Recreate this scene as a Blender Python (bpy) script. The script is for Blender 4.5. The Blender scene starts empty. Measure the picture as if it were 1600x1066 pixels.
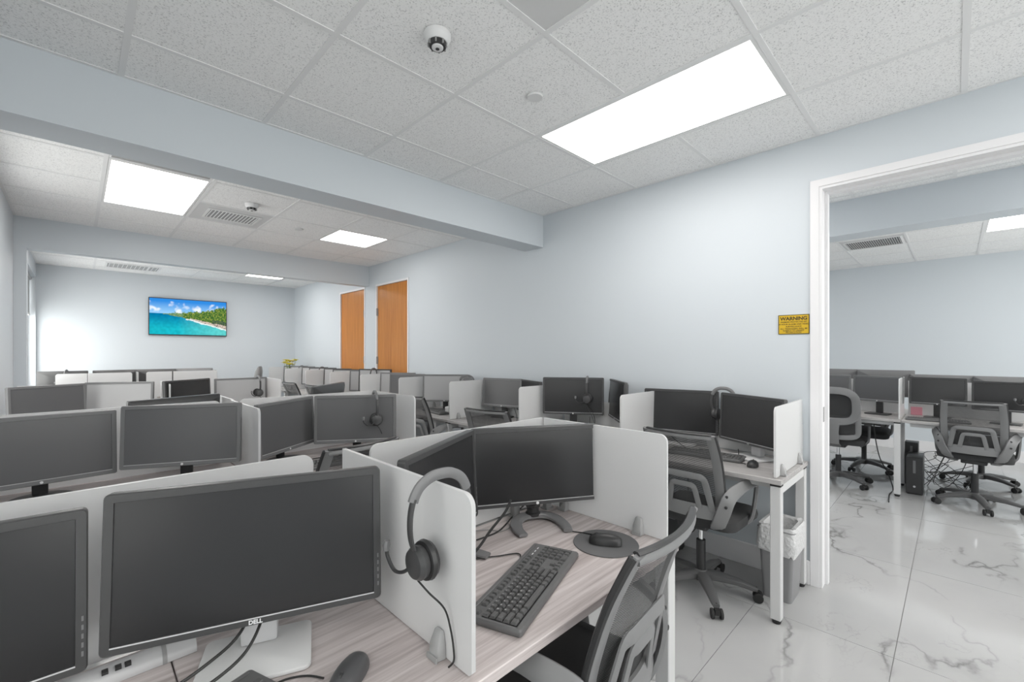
import bpy, bmesh, math, random
from math import pi, sin, cos, radians as R
from mathutils import Vector, Matrix
random.seed(7)
scene = bpy.context.scene
COL = scene.collection

# ------------------------------------------------------------------ camera, world, exposure
CAM_H = 1.425
cd = bpy.data.cameras.new('camera')
cam = bpy.data.objects.new('camera', cd); COL.objects.link(cam)
cam.location = (0, 0, CAM_H); cam.rotation_euler = (R(90), 0, R(-44.75))
cd.sensor_width = 36; cd.lens = 36 * 686 / 1600; cd.shift_y = 17 / 1600; cd.clip_start = .02
scene.camera = cam
w = bpy.data.worlds.new('world'); scene.world = w; w.use_nodes = True
w.node_tree.nodes['Background'].inputs[0].default_value = (1, .98, .96, 1)
w.node_tree.nodes['Background'].inputs[1].default_value = 1.6
vs = scene.view_settings
vs.view_transform = 'Standard'; vs.look = 'None'; vs.gamma = 1; vs.use_curve_mapping = False
vs.exposure = 0.14
LAMP = 9.6            # strength of the ceiling light panels
def window_lamp(name, loc, rot, sx, sy, power):          # daylight outside a window; all but the far one are added fill
    l = bpy.data.lights.new(name, 'AREA'); l.shape = 'RECTANGLE'; l.size = sx; l.size_y = sy; l.energy = power; l.color = (1, .965, .935)
    o = bpy.data.objects.new(name, l); COL.objects.link(o); o.location = loc; o.rotation_euler = rot
window_lamp('fill_lamp_back', (1.17, -2.78, 1.55), (R(90), 0, 0), 3.5, 2.1, 44)  # added fill lamp behind the camera
window_lamp('fill_lamp_left', (-.66, 4.2, 1.6), (R(90), 0, R(-90)), 1.8, 1.9, 14)  # added fill from the unseen left wall between the beams
window_lamp('fill_lamp_near_left', (-1.06, .4, 1.6), (R(90), 0, R(-90)), 2.0, 1.9, 4)  # added weak fill from the unseen near left wall
window_lamp('daylight_far_window', (-.66, 8.62, 1.7), (R(90), 0, R(-90)), 1.6, 1.6, 50)
window_lamp('fill_lamp_side_room', (6.0, -2.78, 1.55), (R(90), 0, 0), 4.4, 2.1, 78)  # added fill for the side room, out of view

# ------------------------------------------------------------------ materials
MATS = {}
def mat(name, col, rough=.5, metal=0, spec=.5):
    m = bpy.data.materials.new(name); m.use_nodes = True
    b = m.node_tree.nodes['Principled BSDF']
    b.inputs['Base Color'].default_value = (*col, 1); b.inputs['Roughness'].default_value = rough
    b.inputs['Metallic'].default_value = metal; b.inputs['Specular IOR Level'].default_value = spec
    MATS[name] = m
    return m
class NT:
    def __init__(s, m): s.m = m; s.t = m.node_tree; s.b = s.t.nodes.get('Principled BSDF')
    def n(s, typ, **kw):
        x = s.t.nodes.new(typ)
        for k, v in kw.items():
            if k.startswith('_'): x.inputs[int(k[1:])].default_value = v
            else: setattr(x, k, v)
        return x
    def l(s, a, b): s.t.links.new(a, b)
    def math(s, op, a, b=None):
        x = s.n('ShaderNodeMath', operation=op)
        for i, v in enumerate((a, b)):
            if v is None: continue
            if isinstance(v, (int, float)): x.inputs[i].default_value = v
            else: s.l(v, x.inputs[i])
        return x.outputs[0]
    def ramp(s, fac, stops):
        x = s.n('ShaderNodeValToRGB'); e = x.color_ramp.elements
        while len(e) < len(stops): e.new(.5)
        for q, (p, c) in zip(e, stops): q.position = p; q.color = (*c, 1)
        s.l(fac, x.inputs[0]); return x.outputs[0]
    def noise(s, vec, scale, detail=2, rough=.5):
        x = s.n('ShaderNodeTexNoise'); x.inputs['Scale'].default_value = scale
        x.inputs['Detail'].default_value = detail; x.inputs['Roughness'].default_value = rough
        s.l(vec, x.inputs['Vector']); return x.outputs['Fac']
    def mapping(s, vec, scale=(1, 1, 1), rot=(0, 0, 0)):
        x = s.n('ShaderNodeMapping'); x.inputs['Scale'].default_value = scale; x.inputs['Rotation'].default_value = rot
        s.l(vec, x.inputs['Vector']); return x.outputs[0]
    def bump(s, h, strength=.2, dist=.002):
        x = s.n('ShaderNodeBump'); x.inputs['Strength'].default_value = strength; x.inputs['Distance'].default_value = dist
        s.l(h, x.inputs['Height']); s.l(x.outputs[0], s.b.inputs['Normal'])

def paint(name, col, rough=.55):
    m = mat(name, col, rough, spec=.3); t = NT(m)
    g = t.n('ShaderNodeNewGeometry').outputs['Position']
    t.bump(t.noise(g, 260, 2), .06, .001)
    return m
wall_m = paint('wall_paint', (.595, .635, .668), .45)
trim_m = paint('trim_paint', (.76, .755, .765), .35)
tee_m = mat('ceiling_grid_white', (.80, .80, .80), .5)
back_m = mat('ceiling_back', (.5, .5, .5), .9)
m = tile_m = mat('acoustic_tile', (.7, .7, .7), .9, spec=.1); t = NT(m)
g = t.n('ShaderNodeNewGeometry').outputs['Position']
f1 = t.noise(g, 150, 3, .6)
sp = t.math('GREATER_THAN', f1, .60)
c = t.ramp(f1, [(0, (.92, .92, .915)), (.53, (.92, .92, .915)), (.61, (.76, .76, .76)), (.71, (.52, .52, .52))])
t.l(c, t.b.inputs['Base Color']); t.bump(t.math('MULTIPLY', sp, -1), .5, .003)
plain_tile_m = mat('plain_tile', (.66, .66, .66), .5)
m = floor_m = mat('marble_tile', (.62, .62, .62), .07); t = NT(m)
g = t.n('ShaderNodeNewGeometry').outputs['Position']
gm = t.mapping(g, (1.0, 1.6, 1), (0, 0, R(52)))
warp = t.n('ShaderNodeTexNoise'); warp.inputs['Scale'].default_value = 2.2; warp.inputs['Detail'].default_value = 5
t.l(gm, warp.inputs['Vector'])
va = t.n('ShaderNodeVectorMath', operation='MULTIPLY_ADD'); t.l(warp.outputs['Color'], va.inputs[0])
va.inputs[1].default_value = (.55, .55, .55); t.l(gm, va.inputs[2])
n1 = t.noise(va.outputs[0], .95, 3, .5)
v1 = t.math('ABSOLUTE', t.math('SUBTRACT', n1, .5))
mask = t.noise(g, 1.3, 2)
vein = t.ramp(v1, [(0, (1, 1, 1)), (.004, (.65, .65, .65)), (.011, (.12, .12, .12)), (.03, (0, 0, 0))])
mk = t.ramp(mask, [(.46, (0, 0, 0)), (.60, (1, 1, 1))])
n2 = t.noise(va.outputs[0], 2.3, 4, .6)
v2 = t.ramp(t.math('ABSOLUTE', t.math('SUBTRACT', n2, .5)), [(0, (.35, .35, .35)), (.006, (.1, .1, .1)), (.012, (0, 0, 0))])
mk2 = t.ramp(t.noise(g, 1.9, 2), [(.52, (0, 0, 0)), (.66, (1, 1, 1))])
fac = t.math('ADD', t.math('MULTIPLY', vein, mk), t.math('MULTIPLY', v2, mk2))
cloud = t.ramp(t.noise(g, 1.1, 4), [(.3, (.40, .40, .40)), (.7, (.455, .455, .455))])
mx = t.n('ShaderNodeMix', data_type='RGBA'); t.l(fac, mx.inputs['Factor']); t.l(cloud, mx.inputs['A'])
mx.inputs['B'].default_value = (.20, .20, .20, 1); mx.clamp_factor = True
t.l(mx.outputs['Result'], t.b.inputs['Base Color'])
grout_m = mat('grout', (.26, .26, .26), .8)

def wood(name, cols, along, scale=1.0, rough=.4):
    m = mat(name, cols[1], rough, spec=.35); t = NT(m)
    g = t.n('ShaderNodeNewGeometry').outputs['Position']
    s = [(.9, 26, 26), (26, .9, 26), (26, 26, .9)][along]
    v = t.mapping(g, tuple(q * scale for q in s))
    n = t.noise(v, 2.6, 6, .62)
    n2 = t.noise(t.mapping(g, tuple(q * scale * .25 for q in s)), 2, 3)
    f = t.math('ADD', t.math('MULTIPLY', n, .7), t.math('MULTIPLY', n2, .3))
    t.l(t.ramp(f, [(.34, cols[0]), (.5, cols[1]), (.66, cols[2])]), t.b.inputs['Base Color'])
    return m
DESKC = [(.36, .31, .30), (.54, .485, .475), (.68, .63, .62)]
desk_x = wood('desk_wood_along_row', DESKC, 0)
desk_y = wood('desk_wood_along_wall', [(.27, .255, .25), (.40, .385, .38), (.52, .505, .50)], 1)
door_m = wood('door_veneer', [(.38, .135, .022), (.50, .188, .033), (.58, .24, .05)], 2, .8, .3)

m = panel_m = bpy.data.materials.new('frosted_acrylic'); m.use_nodes = True; t = NT(m)
t.t.nodes.remove(t.b)
df = t.n('ShaderNodeBsdfDiffuse', _0=(.86, .86, .86, 1)); tr = t.n('ShaderNodeBsdfTranslucent', _0=(.90, .90, .90, 1))
gl = t.n('ShaderNodeBsdfGlossy', _0=(1, 1, 1, 1), _1=.35)
m1 = t.n('ShaderNodeMixShader', _0=.5); t.l(df.outputs[0], m1.inputs[1]); t.l(tr.outputs[0], m1.inputs[2])
fr = t.n('ShaderNodeFresnel', _0=1.3); m2 = t.n('ShaderNodeMixShader'); t.l(fr.outputs[0], m2.inputs[0])
t.l(m1.outputs[0], m2.inputs[1]); t.l(gl.outputs[0], m2.inputs[2])
t.l(m2.outputs[0], t.t.nodes['Material Output'].inputs[0])
clamp_m = mat('clamp_grey', (.36, .36, .36), .5)
steel_m = mat('powder_steel', (.60, .60, .60), .4)
steel_d = mat('grey_steel', (.30, .30, .30), .45)
black_m = mat('black_plastic', (.030, .030, .031), .38)
bezel_m = mat('bezel_plastic', (.052, .052, .053), .36)
bezel_g = mat('grey_bezel', (.17, .17, .173), .4)
screen_m = mat('screen_glass', (.024, .024, .025), .24, spec=.5)
screen_g = mat('screen_painted_sheen', (.11, .11, .113), .34, spec=.6)  # base colour lifted: a soft room reflection painted into the screen
screen_l = mat('screen_painted_glare', (.40, .40, .405), .42, spec=.6)  # pale base colour paints a bright reflection over the whole screen
silver_m = mat('silver_plastic', (.55, .55, .56), .32)
white_m = mat('white_plastic', (.72, .72, .72), .4)
chrome_m = mat('chrome', (.75, .75, .76), .12, 1)
logo_m = mat('logo_white', (.75, .75, .76), .4)
rubber_m = mat('rubber', (.02, .02, .02), .7)
chairp_m = mat('chair_plastic', (.20, .20, .202), .42)
base_m = mat('chair_base_plastic', (.10, .10, .101), .4)
seat_m = mat('seat_fabric', (.035, .035, .036), .8); t = NT(seat_m)
t.bump(t.noise(t.n('ShaderNodeNewGeometry').outputs['Position'], 500, 2), .3, .001)
key_m = mat('key_plastic', (.105, .105, .105), .45)
kb_m = mat('keyboard_plastic', (.13, .13, .131), .42)
pad_m = mat('mousepad_rubber', (.125, .125, .128), .75)
mouse_m = mat('mouse_plastic', (.075, .075, .078), .32)
stand_m = mat('stand_smoke', (.19, .19, .193), .22, spec=.6)
cable_m = mat('cable', (.022, .022, .022), .5)
bin_m = mat('bin_plastic', (.23, .23, .235), .45)
bag_m = bpy.data.materials.new('bin_bag'); bag_m.use_nodes = True; t = NT(bag_m)
t.b.inputs['Base Color'].default_value = (.78, .78, .78, 1); t.b.inputs['Roughness'].default_value = .3
t.b.inputs['Alpha'].default_value = .8
t.bump(t.noise(t.n('ShaderNodeNewGeometry').outputs['Position'], 45, 4), .7, .02)
m = mesh_m = bpy.data.materials.new('chair_mesh_fabric'); m.use_nodes = True; t = NT(m)
t.b.inputs['Base Color'].default_value = (.055, .055, .056, 1); t.b.inputs['Roughness'].default_value = .7
tc = t.n('ShaderNodeTexCoord').outputs['Object']; sx = t.n('ShaderNodeSeparateXYZ'); t.l(tc, sx.inputs[0])
st = t.math('GREATER_THAN', t.math('FRACT', t.math('MULTIPLY', sx.outputs[2], 190.)), .27)
tp = t.n('ShaderNodeBsdfTransparent'); ms = t.n('ShaderNodeMixShader'); t.l(st, ms.inputs[0])
t.l(tp.outputs[0], ms.inputs[1]); t.l(t.b.outputs[0], ms.inputs[2]); t.l(ms.outputs[0], t.t.nodes['Material Output'].inputs[0])
def emit(name, col, s):
    m = bpy.data.materials.new(name); m.use_nodes = True; t = NT(m); t.t.nodes.remove(t.b)
    e = t.n('ShaderNodeEmission', _0=(*col, 1), _1=s); t.l(e.outputs[0], t.t.nodes['Material Output'].inputs[0]); return m
lamp_m = emit('light_diffuser', (1, .97, .94), LAMP)
glass_m = bpy.data.materials.new('window_glass'); glass_m.use_nodes = True; t = NT(glass_m)
t.t.nodes.remove(t.b); tp = t.n('ShaderNodeBsdfTransparent', _0=(.95, .97, .97, 1)); gl = t.n('ShaderNodeBsdfGlossy', _1=.02)
ms = t.n('ShaderNodeMixShader', _0=.06); t.l(tp.outputs[0], ms.inputs[1]); t.l(gl.outputs[0], ms.inputs[2]); t.l(ms.outputs[0], t.t.nodes['Material Output'].inputs[0])
blind_m = mat('blind_fabric', (.42, .43, .44), .8)
yellow_m = mat('sign_yellow', (.62, .40, .012), .5)
ink_m = mat('sign_ink', (.06, .045, .01), .6)
petal_m = mat('yellow_petals', (.72, .62, .08), .6)
leaf_m = mat('stem_green', (.16, .24, .07), .6)
pink_m = mat('pink_paper', (.78, .33, .40), .6)

# ------------------------------------------------------------------ mesh helpers
class MB:
    def __init__(s): s.v = []; s.f = []
    def quadstrip(s, loops, closed=True, cap0=True, cap1=True):
        n = len(loops[0]); o = len(s.v)
        for L in loops: s.v += [tuple(p) for p in L]
        for k in range(len(loops) - 1):
            a = o + k * n; b = a + n
            for i in range(n if closed else n - 1):
                j = (i + 1) % n
                s.f.append((a + i, a + j, b + j, b + i))
        if cap0: s.f.append(tuple(o + i for i in reversed(range(n))))
        if cap1: s.f.append(tuple(o + (len(loops) - 1) * n + i for i in range(n)))
        return s
    def box(s, x0, x1, y0, y1, z0, z1):
        o = len(s.v)
        s.v += [(x0, y0, z0), (x1, y0, z0), (x1, y1, z0), (x0, y1, z0), (x0, y0, z1), (x1, y0, z1), (x1, y1, z1), (x0, y1, z1)]
        s.f += [tuple(o + i for i in q) for q in ((3, 2, 1, 0), (4, 5, 6, 7), (0, 1, 5, 4), (1, 2, 6, 5), (2, 3, 7, 6), (3, 0, 4, 7))]
        return s
    def cyl(s, c, r, h, n=20, axis=2, r2=None):
        r2 = r if r2 is None else r2
        L = []
        for z, q in ((0, r), (h, r2)):
            lp = []
            for i in range(n):
                a = 2 * pi * i / n; u, v = q * cos(a), q * sin(a)
                p = [(z, u, v), (v, z, u), (u, v, z)][axis]
                lp.append((c[0] + p[0], c[1] + p[1], c[2] + p[2]))
            L.append(lp)
        return s.quadstrip(L)
    def lathe(s, c, prof, n=24, axis=2):
        L = []
        for r, z in prof:
            lp = []
            for i in range(n):
                a = 2 * pi * i / n; u, v = r * cos(a), r * sin(a)
                p = [(z, u, v), (v, z, u), (u, v, z)][axis]
                lp.append((c[0] + p[0], c[1] + p[1], c[2] + p[2]))
            L.append(lp)
        return s.quadstrip(L)
    def sweep(s, path, a, b=None, n=8, up=None, closed=False, power=1.0):
        """a: half width along the 'side' vector, b: half height along 'up' (lists allowed)"""
        P = [Vector(p) for p in path]; k = len(P)
        A = a if isinstance(a, (list, tuple)) else [a] * k
        B = A if b is None else (b if isinstance(b, (list, tuple)) else [b] * k)
        L = []; prev = Vector(up) if up else None
        for i in range(k):
            if closed: T = (P[(i + 1) % k] - P[i - 1]).normalized()
            else: T = (P[min(i + 1, k - 1)] - P[max(i - 1, 0)]).normalized()
            if prev is None:
                prev = Vector((0, 0, 1)) if abs(T.z) < .9 else Vector((0, 1, 0))
            U = (prev - T * prev.dot(T)).normalized(); S = T.cross(U)
            if up is None: prev = U
            lp = []
            for j in range(n):
                q = 2 * pi * (j + .5) / n; cc, ss = cos(q), sin(q)
                cc = math.copysign(abs(cc) ** power, cc); ss = math.copysign(abs(ss) ** power, ss)
                lp.append(P[i] + S * (A[i] * cc) + U * (B[i] * ss))
            L.append(lp)
        if closed: L.append(L[0])
        return s.quadstrip(L, True, not closed, not closed)
    def prism(s, poly, d0, d1, axis=1):
        def P(u, v, d): return [(d, u, v), (u, d, v), (u, v, d)][axis]
        return s.quadstrip([[P(u, v, d0) for u, v in poly], [P(u, v, d1) for u, v in poly]])
    def xf(s, M, start=0):
        s.v[start:] = [tuple(M @ Vector(p)) for p in s.v[start:]]; return s
    def bevel(s, wd, seg=2):
        bm = bmesh.new(); vs_ = [bm.verts.new(p) for p in s.v]
        for f in s.f:
            try: bm.faces.new([vs_[i] for i in f])
            except ValueError: pass
        bmesh.ops.recalc_face_normals(bm, faces=bm.faces[:])
        ed = [e for e in bm.edges if e.is_manifold and e.calc_face_angle(0) > R(35)]
        bmesh.ops.bevel(bm, geom=ed, offset=wd, segments=seg, affect='EDGES', profile=.5)
        bm.verts.index_update()
        s.v = [tuple(v.co) for v in bm.verts]; s.f = [tuple(v.index for v in f.verts) for f in bm.faces]; bm.free(); return s
    def mesh(s, name, m, smooth=True, angle=38):
        me = bpy.data.meshes.new(name); me.from_pydata([tuple(p) for p in s.v], [], s.f)
        bm = bmesh.new(); bm.from_mesh(me); bmesh.ops.recalc_face_normals(bm, faces=bm.faces[:]); bm.to_mesh(me); bm.free()
        if smooth:
            me.polygons.foreach_set('use_smooth', [True] * len(me.polygons)); me.set_sharp_from_angle(angle=R(angle))
        me.materials.append(m); me.update(); return me
def rrect(w_, h_, r, k=4, cx=0, cy=0):
    p = []
    for (sx, sy, a0) in ((1, 1, 0), (-1, 1, 90), (-1, -1, 180), (1, -1, 270)):
        for i in range(k + 1):
            a = R(a0 + 90 * i / k)
            p.append((cx + sx * (w_ / 2 - r) + r * cos(a), cy + sy * (h_ / 2 - r) + r * sin(a)))
    return p
def smooth_path(pts, k=6):
    P = [Vector(p) for p in pts]; out = []
    for i in range(len(P) - 1):
        p0, p1, p2, p3 = P[max(i - 1, 0)], P[i], P[i + 1], P[min(i + 2, len(P) - 1)]
        for j in range(k):
            u = j / k
            out.append(.5 * ((2 * p1) + (p2 - p0) * u + (2 * p0 - 5 * p1 + 4 * p2 - p3) * u * u + (3 * p1 - p0 - 3 * p2 + p3) * u ** 3))
    out.append(P[-1]); return out
def link(name, me, parent=None, loc=None, rot=None):
    o = bpy.data.objects.new(name, me); COL.objects.link(o)
    if parent: o.parent = parent
    if loc is not None: o.location = loc
    if rot is not None: o.rotation_euler = rot
    return o
def obj(name, mb, m, parent=None, loc=None, rot=None, smooth=True, angle=38):
    return link(name, mb.mesh(name, m, smooth, angle), parent, loc, rot)
def tag(o, label=None, cat=None, group=None, kind=None):
    if label: o['label'] = label
    if cat: o['category'] = cat
    if group: o['group'] = group
    if kind: o['kind'] = kind
    return o
def thing(name, label, cat, loc=(0, 0, 0), rz=0, group=None):
    o = bpy.data.objects.new(name, None); o.empty_display_size = .1; COL.objects.link(o)
    o.location = loc; o.rotation_euler = (0, 0, rz)
    return tag(o, label, cat, group)
KIDS = {}
def kids(o): return [c for c in bpy.data.objects if c.parent == o]
def copy_tree(o, parent=None, ks=None):
    c = o.copy(); COL.objects.link(c); c.parent = parent
    for ch in (KIDS.get(o.name) or KIDS.setdefault(o.name, kids(o))): copy_tree(ch, c)
    return c
def struct(name, mb, m, parent=None, **kw):
    o = obj(name, mb, m, parent, smooth=kw.pop('smooth', False), **kw)
    if not parent: o['kind'] = 'structure'
    return o
def text_mesh(body, size, m, depth=.0004, align='CENTER', bold=0):
    cu = bpy.data.curves.new('text', 'FONT'); cu.body = body; cu.size = size; cu.extrude = depth; cu.align_x = align; cu.align_y = 'CENTER'
    cu.resolution_u = 3; cu.offset = bold
    o = bpy.data.objects.new('text', cu); COL.objects.link(o)
    me = bpy.data.meshes.new_from_object(o.evaluated_get(bpy.context.evaluated_depsgraph_get()))
    bpy.data.objects.remove(o); me.materials.clear(); me.materials.append(m); return me

# ------------------------------------------------------------------ room shell
XL1, XL, XR, XR2, XF2 = -.85, -.43, 3.19, 3.36, 8.62
YB, YF, CZ = -2.6, 9.58, 2.735
DJ, DR, DH = .58, -.62, 2.424       # doorway near edge of wall, far end, head height
# floor
fl = struct('floor', MB().box(XL1 - .3, XF2 + .2, YB - .2, YF + .2, -.12, -.004), grout_m)
tcache = {}
def floor_tile(x0, x1, y0, y1):
    k = (round(x1 - x0, 3), round(y1 - y0, 3))
    if k not in tcache:
        tcache[k] = MB().box(-k[0] / 2 + .0013, k[0] / 2 - .0013, -k[1] / 2 + .0013, k[1] / 2 - .0013, -.010, 0).mesh('floor_tile', floor_m, False)
    link('floor_tile', tcache[k], fl, ((x0 + x1) / 2, (y0 + y1) / 2, 0))
y = .2 - .6 * 5
while y < YF:
    x = 2.7 - 1.2 * 3
    while x < (XF2 if y < 3.2 else XR2):
        floor_tile(x, x + 1.2, y, y + .6); x += 1.2
    y += .6
# walls
struct('wall_right', MB().box(XR, XR2, DJ, 5.20, 0, CZ + .05).box(XR, XR2, YB, DR, 0, CZ + .05).box(XR, XR2, DR, DJ, DH, CZ + .05)
       .box(XR, XR2, 6.115, 6.46, 0, CZ + .05).box(XR, XR2, 7.385, YF + .1, 0, CZ + .05).box(XR, XR2, 5.20, 6.115, 2.43, CZ + .05).box(XR, XR2, 6.46, 7.385, 2.43, CZ + .05), wall_m)
struct('wall_far', MB().box(XL - .3, XR, YF, YF + .12, 0, CZ + .05), wall_m)
def fill_window_wall(name, n, x0, x1, a, b, z0, z1, bars):  # wall with an invented, unseen window that lets fill light in
    struct(name, MB().box(x0, a, YB - .12, YB, 0, CZ + .05).box(b, x1, YB - .12, YB, 0, CZ + .05).box(a, b, YB - .12, YB, 0, z0).box(a, b, YB - .12, YB, z1, CZ + .05), wall_m)
    f = MB().box(a, a + .05, YB - .10, YB - .05, z0, z1).box(b - .05, b, YB - .10, YB - .05, z0, z1).box(a + .05, b - .05, YB - .10, YB - .05, z0, z0 + .05).box(a + .05, b - .05, YB - .10, YB - .05, z1 - .05, z1)
    xs = [a + .05 + (b - a - .1) * k / bars for k in range(bars + 1)]
    for q in xs[1:-1]: f.box(q - .02, q + .02, YB - .10, YB - .05, z0 + .05, z1 - .05)
    wo = struct('window_%d' % n, f, trim_m)
    for k in range(bars): struct('window_pane', MB().box(xs[k] + (.02 if k else 0), xs[k + 1] - (.02 if k < bars - 1 else 0), YB - .078, YB - .072, z0 + .05, z1 - .05), glass_m, wo)
fill_window_wall('wall_back', 2, XL1 - .1, XR, -.6, 2.95, .5, 2.6, 4)  # its window is added behind the camera for fill
WY0, WY1, WZ0, WZ1 = 7.75, 9.50, .85, 2.52
struct('wall_left', MB().box(XL1 - .12, XL1, YB, -.6, 0, CZ + .05).box(XL1 - .12, XL1, 1.4, 2.79, 0, CZ + .05).box(XL1 - .12, XL1, -.6, 1.4, 0, .65).box(XL1 - .12, XL1, -.6, 1.4, 2.55, CZ + .05).box(XL1, XL, 2.79, 3.03, 0, CZ + .05).box(XL - .15, XL, 3.03, 3.3, 0, CZ + .05).box(XL - .15, XL, 5.1, WY0, 0, CZ + .05).box(XL - .15, XL, 3.3, 5.1, 0, .65).box(XL - .15, XL, 3.3, 5.1, 2.55, CZ + .05)
       .box(XL - .15, XL, WY1, YF, 0, CZ + .05).box(XL - .15, XL, WY0, WY1, 0, WZ0).box(XL - .15, XL, WY0, WY1, WZ1, CZ + .05)
       .box(XL, -.345, 6.33, 6.46, 0, 2.43), wall_m)
struct('wall_far_side_room', MB().box(XF2, XF2 + .1, YB, 3.2, 0, CZ + .05), wall_m)
struct('wall_left_side_room', MB().box(XR2, XF2, 3.2, 3.3, 0, CZ + .05), wall_m)
fill_window_wall('wall_right_side_room', 3, XR, XF2, 3.7, 8.3, .5, 2.6, 5)  # its window is added out of view to brighten the side room
for (a, b) in ((2.79, 3.03), (6.33, 6.46)):
    struct('ceiling_beam', MB().box(XL1 if a < 3 else XL, XR, a, b, 2.43, CZ + .04), wall_m)
struct('ceiling_beam', MB().box(4.70, 4.95, YB, 3.2, 2.435, CZ + .04), wall_m)
# ceilings: slab, tees and tiles
GX, GY = [.14 + .61 * k for k in range(-3, 18)], 0
ce = struct('ceiling', MB().box(XL1 - .2, XF2 + .1, YB - .1, YF + .1, CZ + .045, CZ + .12), back_m)
ctc = {}
def ctile(x0, x1, y0, y1, m):
    k = (round(x1 - x0, 3), round(y1 - y0, 3), m.name)
    if k not in ctc:
        a, b = k[0] / 2 - .004, k[1] / 2 - .004
        ctc[k] = MB().quadstrip([[(sx * (a - e), sy * (b - e), z) for sx, sy in ((-1, -1), (1, -1), (1, 1), (-1, 1))] for e, z in ((0, .02), (0, .004), (.004, .001))]).mesh('ceiling_tile', m, False)
    link('ceiling_tile', ctc[k], ce, ((x0 + x1) / 2, (y0 + y1) / 2, CZ))
TEE = .012
def ceiling_zone(x0, x1, y0, y1, gx, gy, lights, plain=()):
    xs = [x0] + [q for q in gx if x0 + .03 < q < x1 - .03] + [x1]; ys = [y0] + [q for q in gy if y0 + .03 < q < y1 - .03] + [y1]
    for q in xs[1:-1]: struct('grid_tee', MB().box(q - TEE, q + TEE, y0 + .02, y1 - .02, CZ - .002, CZ + .03), tee_m, ce)
    def lit(cx, cy): return any(a + .02 < cx < b - .02 and c_ + .02 < cy < d - .02 for a, b, c_, d in lights)
    for yk in ys[1:-1]:
        for i in range(len(xs) - 1):
            cx = (xs[i] + xs[i + 1]) / 2
            if lit(cx, yk): continue
            struct('grid_tee', MB().box(xs[i] + (TEE if i else .02), xs[i + 1] - (TEE if i < len(xs) - 2 else .02), yk - TEE, yk + TEE, CZ - .002, CZ + .03), tee_m, ce)
    for a, b in ((x0, x0 + .02), (x1 - .02, x1)): struct('grid_tee', MB().box(a, b, y0, y1, CZ - .002, CZ + .03), tee_m, ce)
    for a, b in ((y0, y0 + .02), (y1 - .02, y1)): struct('grid_tee', MB().box(x0 + .02, x1 - .02, a, b, CZ - .002, CZ + .03), tee_m, ce)
    for i in range(len(xs) - 1):
        for j in range(len(ys) - 1):
            cx, cy = (xs[i] + xs[i + 1]) / 2, (ys[j] + ys[j + 1]) / 2
            if lit(cx, cy): continue
            pl = any(a < cx < b and c_ < cy < d for a, b, c_, d in plain)
            ctile(xs[i], xs[i + 1], ys[j], ys[j + 1], plain_tile_m if pl else tile_m)
def panel_light(x0, x1, y0, y1, label, drop=0.0):
    o = thing('ceiling_light', label, 'ceiling light', ((x0 + x1) / 2, (y0 + y1) / 2, CZ)); a, b = (x1 - x0) / 2 - .013, (y1 - y0) / 2 - .013
    L = [[(sx * (a - e), sy * (b - e), z) for sx, sy in ((-1, -1), (1, -1), (1, 1), (-1, 1))] for e, z in ((0, .03), (0, 0), (.016, -.001), (.016, .006))]
    obj('frame', MB().quadstrip(L, True, False, False), tee_m, o, smooth=False)
    obj('diffuser', MB().box(-a + .014, a - .014, -b + .014, b - .014, .004, .03), lamp_m, o, smooth=False)
    return o
g1y = [1.187 + .61 * k for k in range(-8, 3)]
L1 = (1.979, 2.589, .577, 1.797); LA = (1.979, 2.589, -1.863, -.643); LB = (.14, .75, -1.863, -.643)
ceiling_zone(XL1, XR, YB, 2.79, [.149 + .61 * k - .0 for k in range(-2, 6)], g1y, (L1, LA, LB), [(.75, 1.37, .577, 1.187)])
panel_light(*L1, 'long white ceiling light panel in front of the doorway wall')
panel_light(*LA, 'long ceiling light panel overhead beside the doorway, behind the near one')
panel_light(*LB, 'long ceiling light panel overhead behind the nearest desk')
g2y = [4.02 + .61 * k for k in range(-1, 5)]
L2 = (.14, .75, 4.02, 5.24); L3 = (1.985, 2.6, 4.63, 5.24)
g2x = [.14, .753, 1.37, 1.985, 2.60]
ceiling_zone(XL, XR, 3.03, 6.33, g2x, g2y, (L2, L3), [(.753, 1.37, 4.63, 5.24)])
panel_light(*L2, 'large white ceiling light panel between the two beams, left')
panel_light(*L3, 'square white ceiling light panel between the two beams, right')
L4 = (2.03, 2.64, 8.01, 8.62); L8 = (.19, .80, 6.79, 8.01); L9 = (1.41, 2.02, 6.79, 8.01)
ceiling_zone(XL, XR, 6.46, YF, [.19 + .61 * k for k in range(5)] + [2.64], [8.62 + .61 * k for k in range(-3, 2)], (L4, L8, L9))
panel_light(*L8, 'added fill panel hidden above the far beam, left side of the far room')  # unseen panel added to brighten the far wall
panel_light(*L9, 'added fill panel hidden above the far beam, right side of the far room')  # second unseen panel added for the dim far wall
panel_light(*L4, 'thin looking ceiling light panel beyond the far beam near the television')
g3y = [.39 + .605 * k for k in range(-5, 5)]
L5 = (5.86, 7.08, -.82, -.215); L6 = (5.86, 7.08, 1.6, 2.205); L7 = (3.97, 4.58, -2.03, -.82); L10 = (3.97, 4.58, 1.21, 2.42)
ceiling_zone(XR2, 4.70, YB, 3.2, [3.97, 4.58], [.605 + .605 * k - .605 for k in range(-5, 6)], (L7, L10))
ceiling_zone(4.95, XF2, YB, 3.2, [5.25, 5.86, 6.47, 7.08, 7.70, 8.31], g3y, (L5, L6), [(6.47, 7.08, .39, .995)])
panel_light(*L5, 'white ceiling light panel seen through the doorway in the side room')
panel_light(*L6, 'ceiling light panel in the side room hidden left of the doorway')
panel_light(*L10, 'added fill panel in the side room hidden behind the door jamb')  # unseen panel added to brighten the side room beam
panel_light(*L7, 'ceiling light panel in the side room just behind the doorway head')
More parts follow.
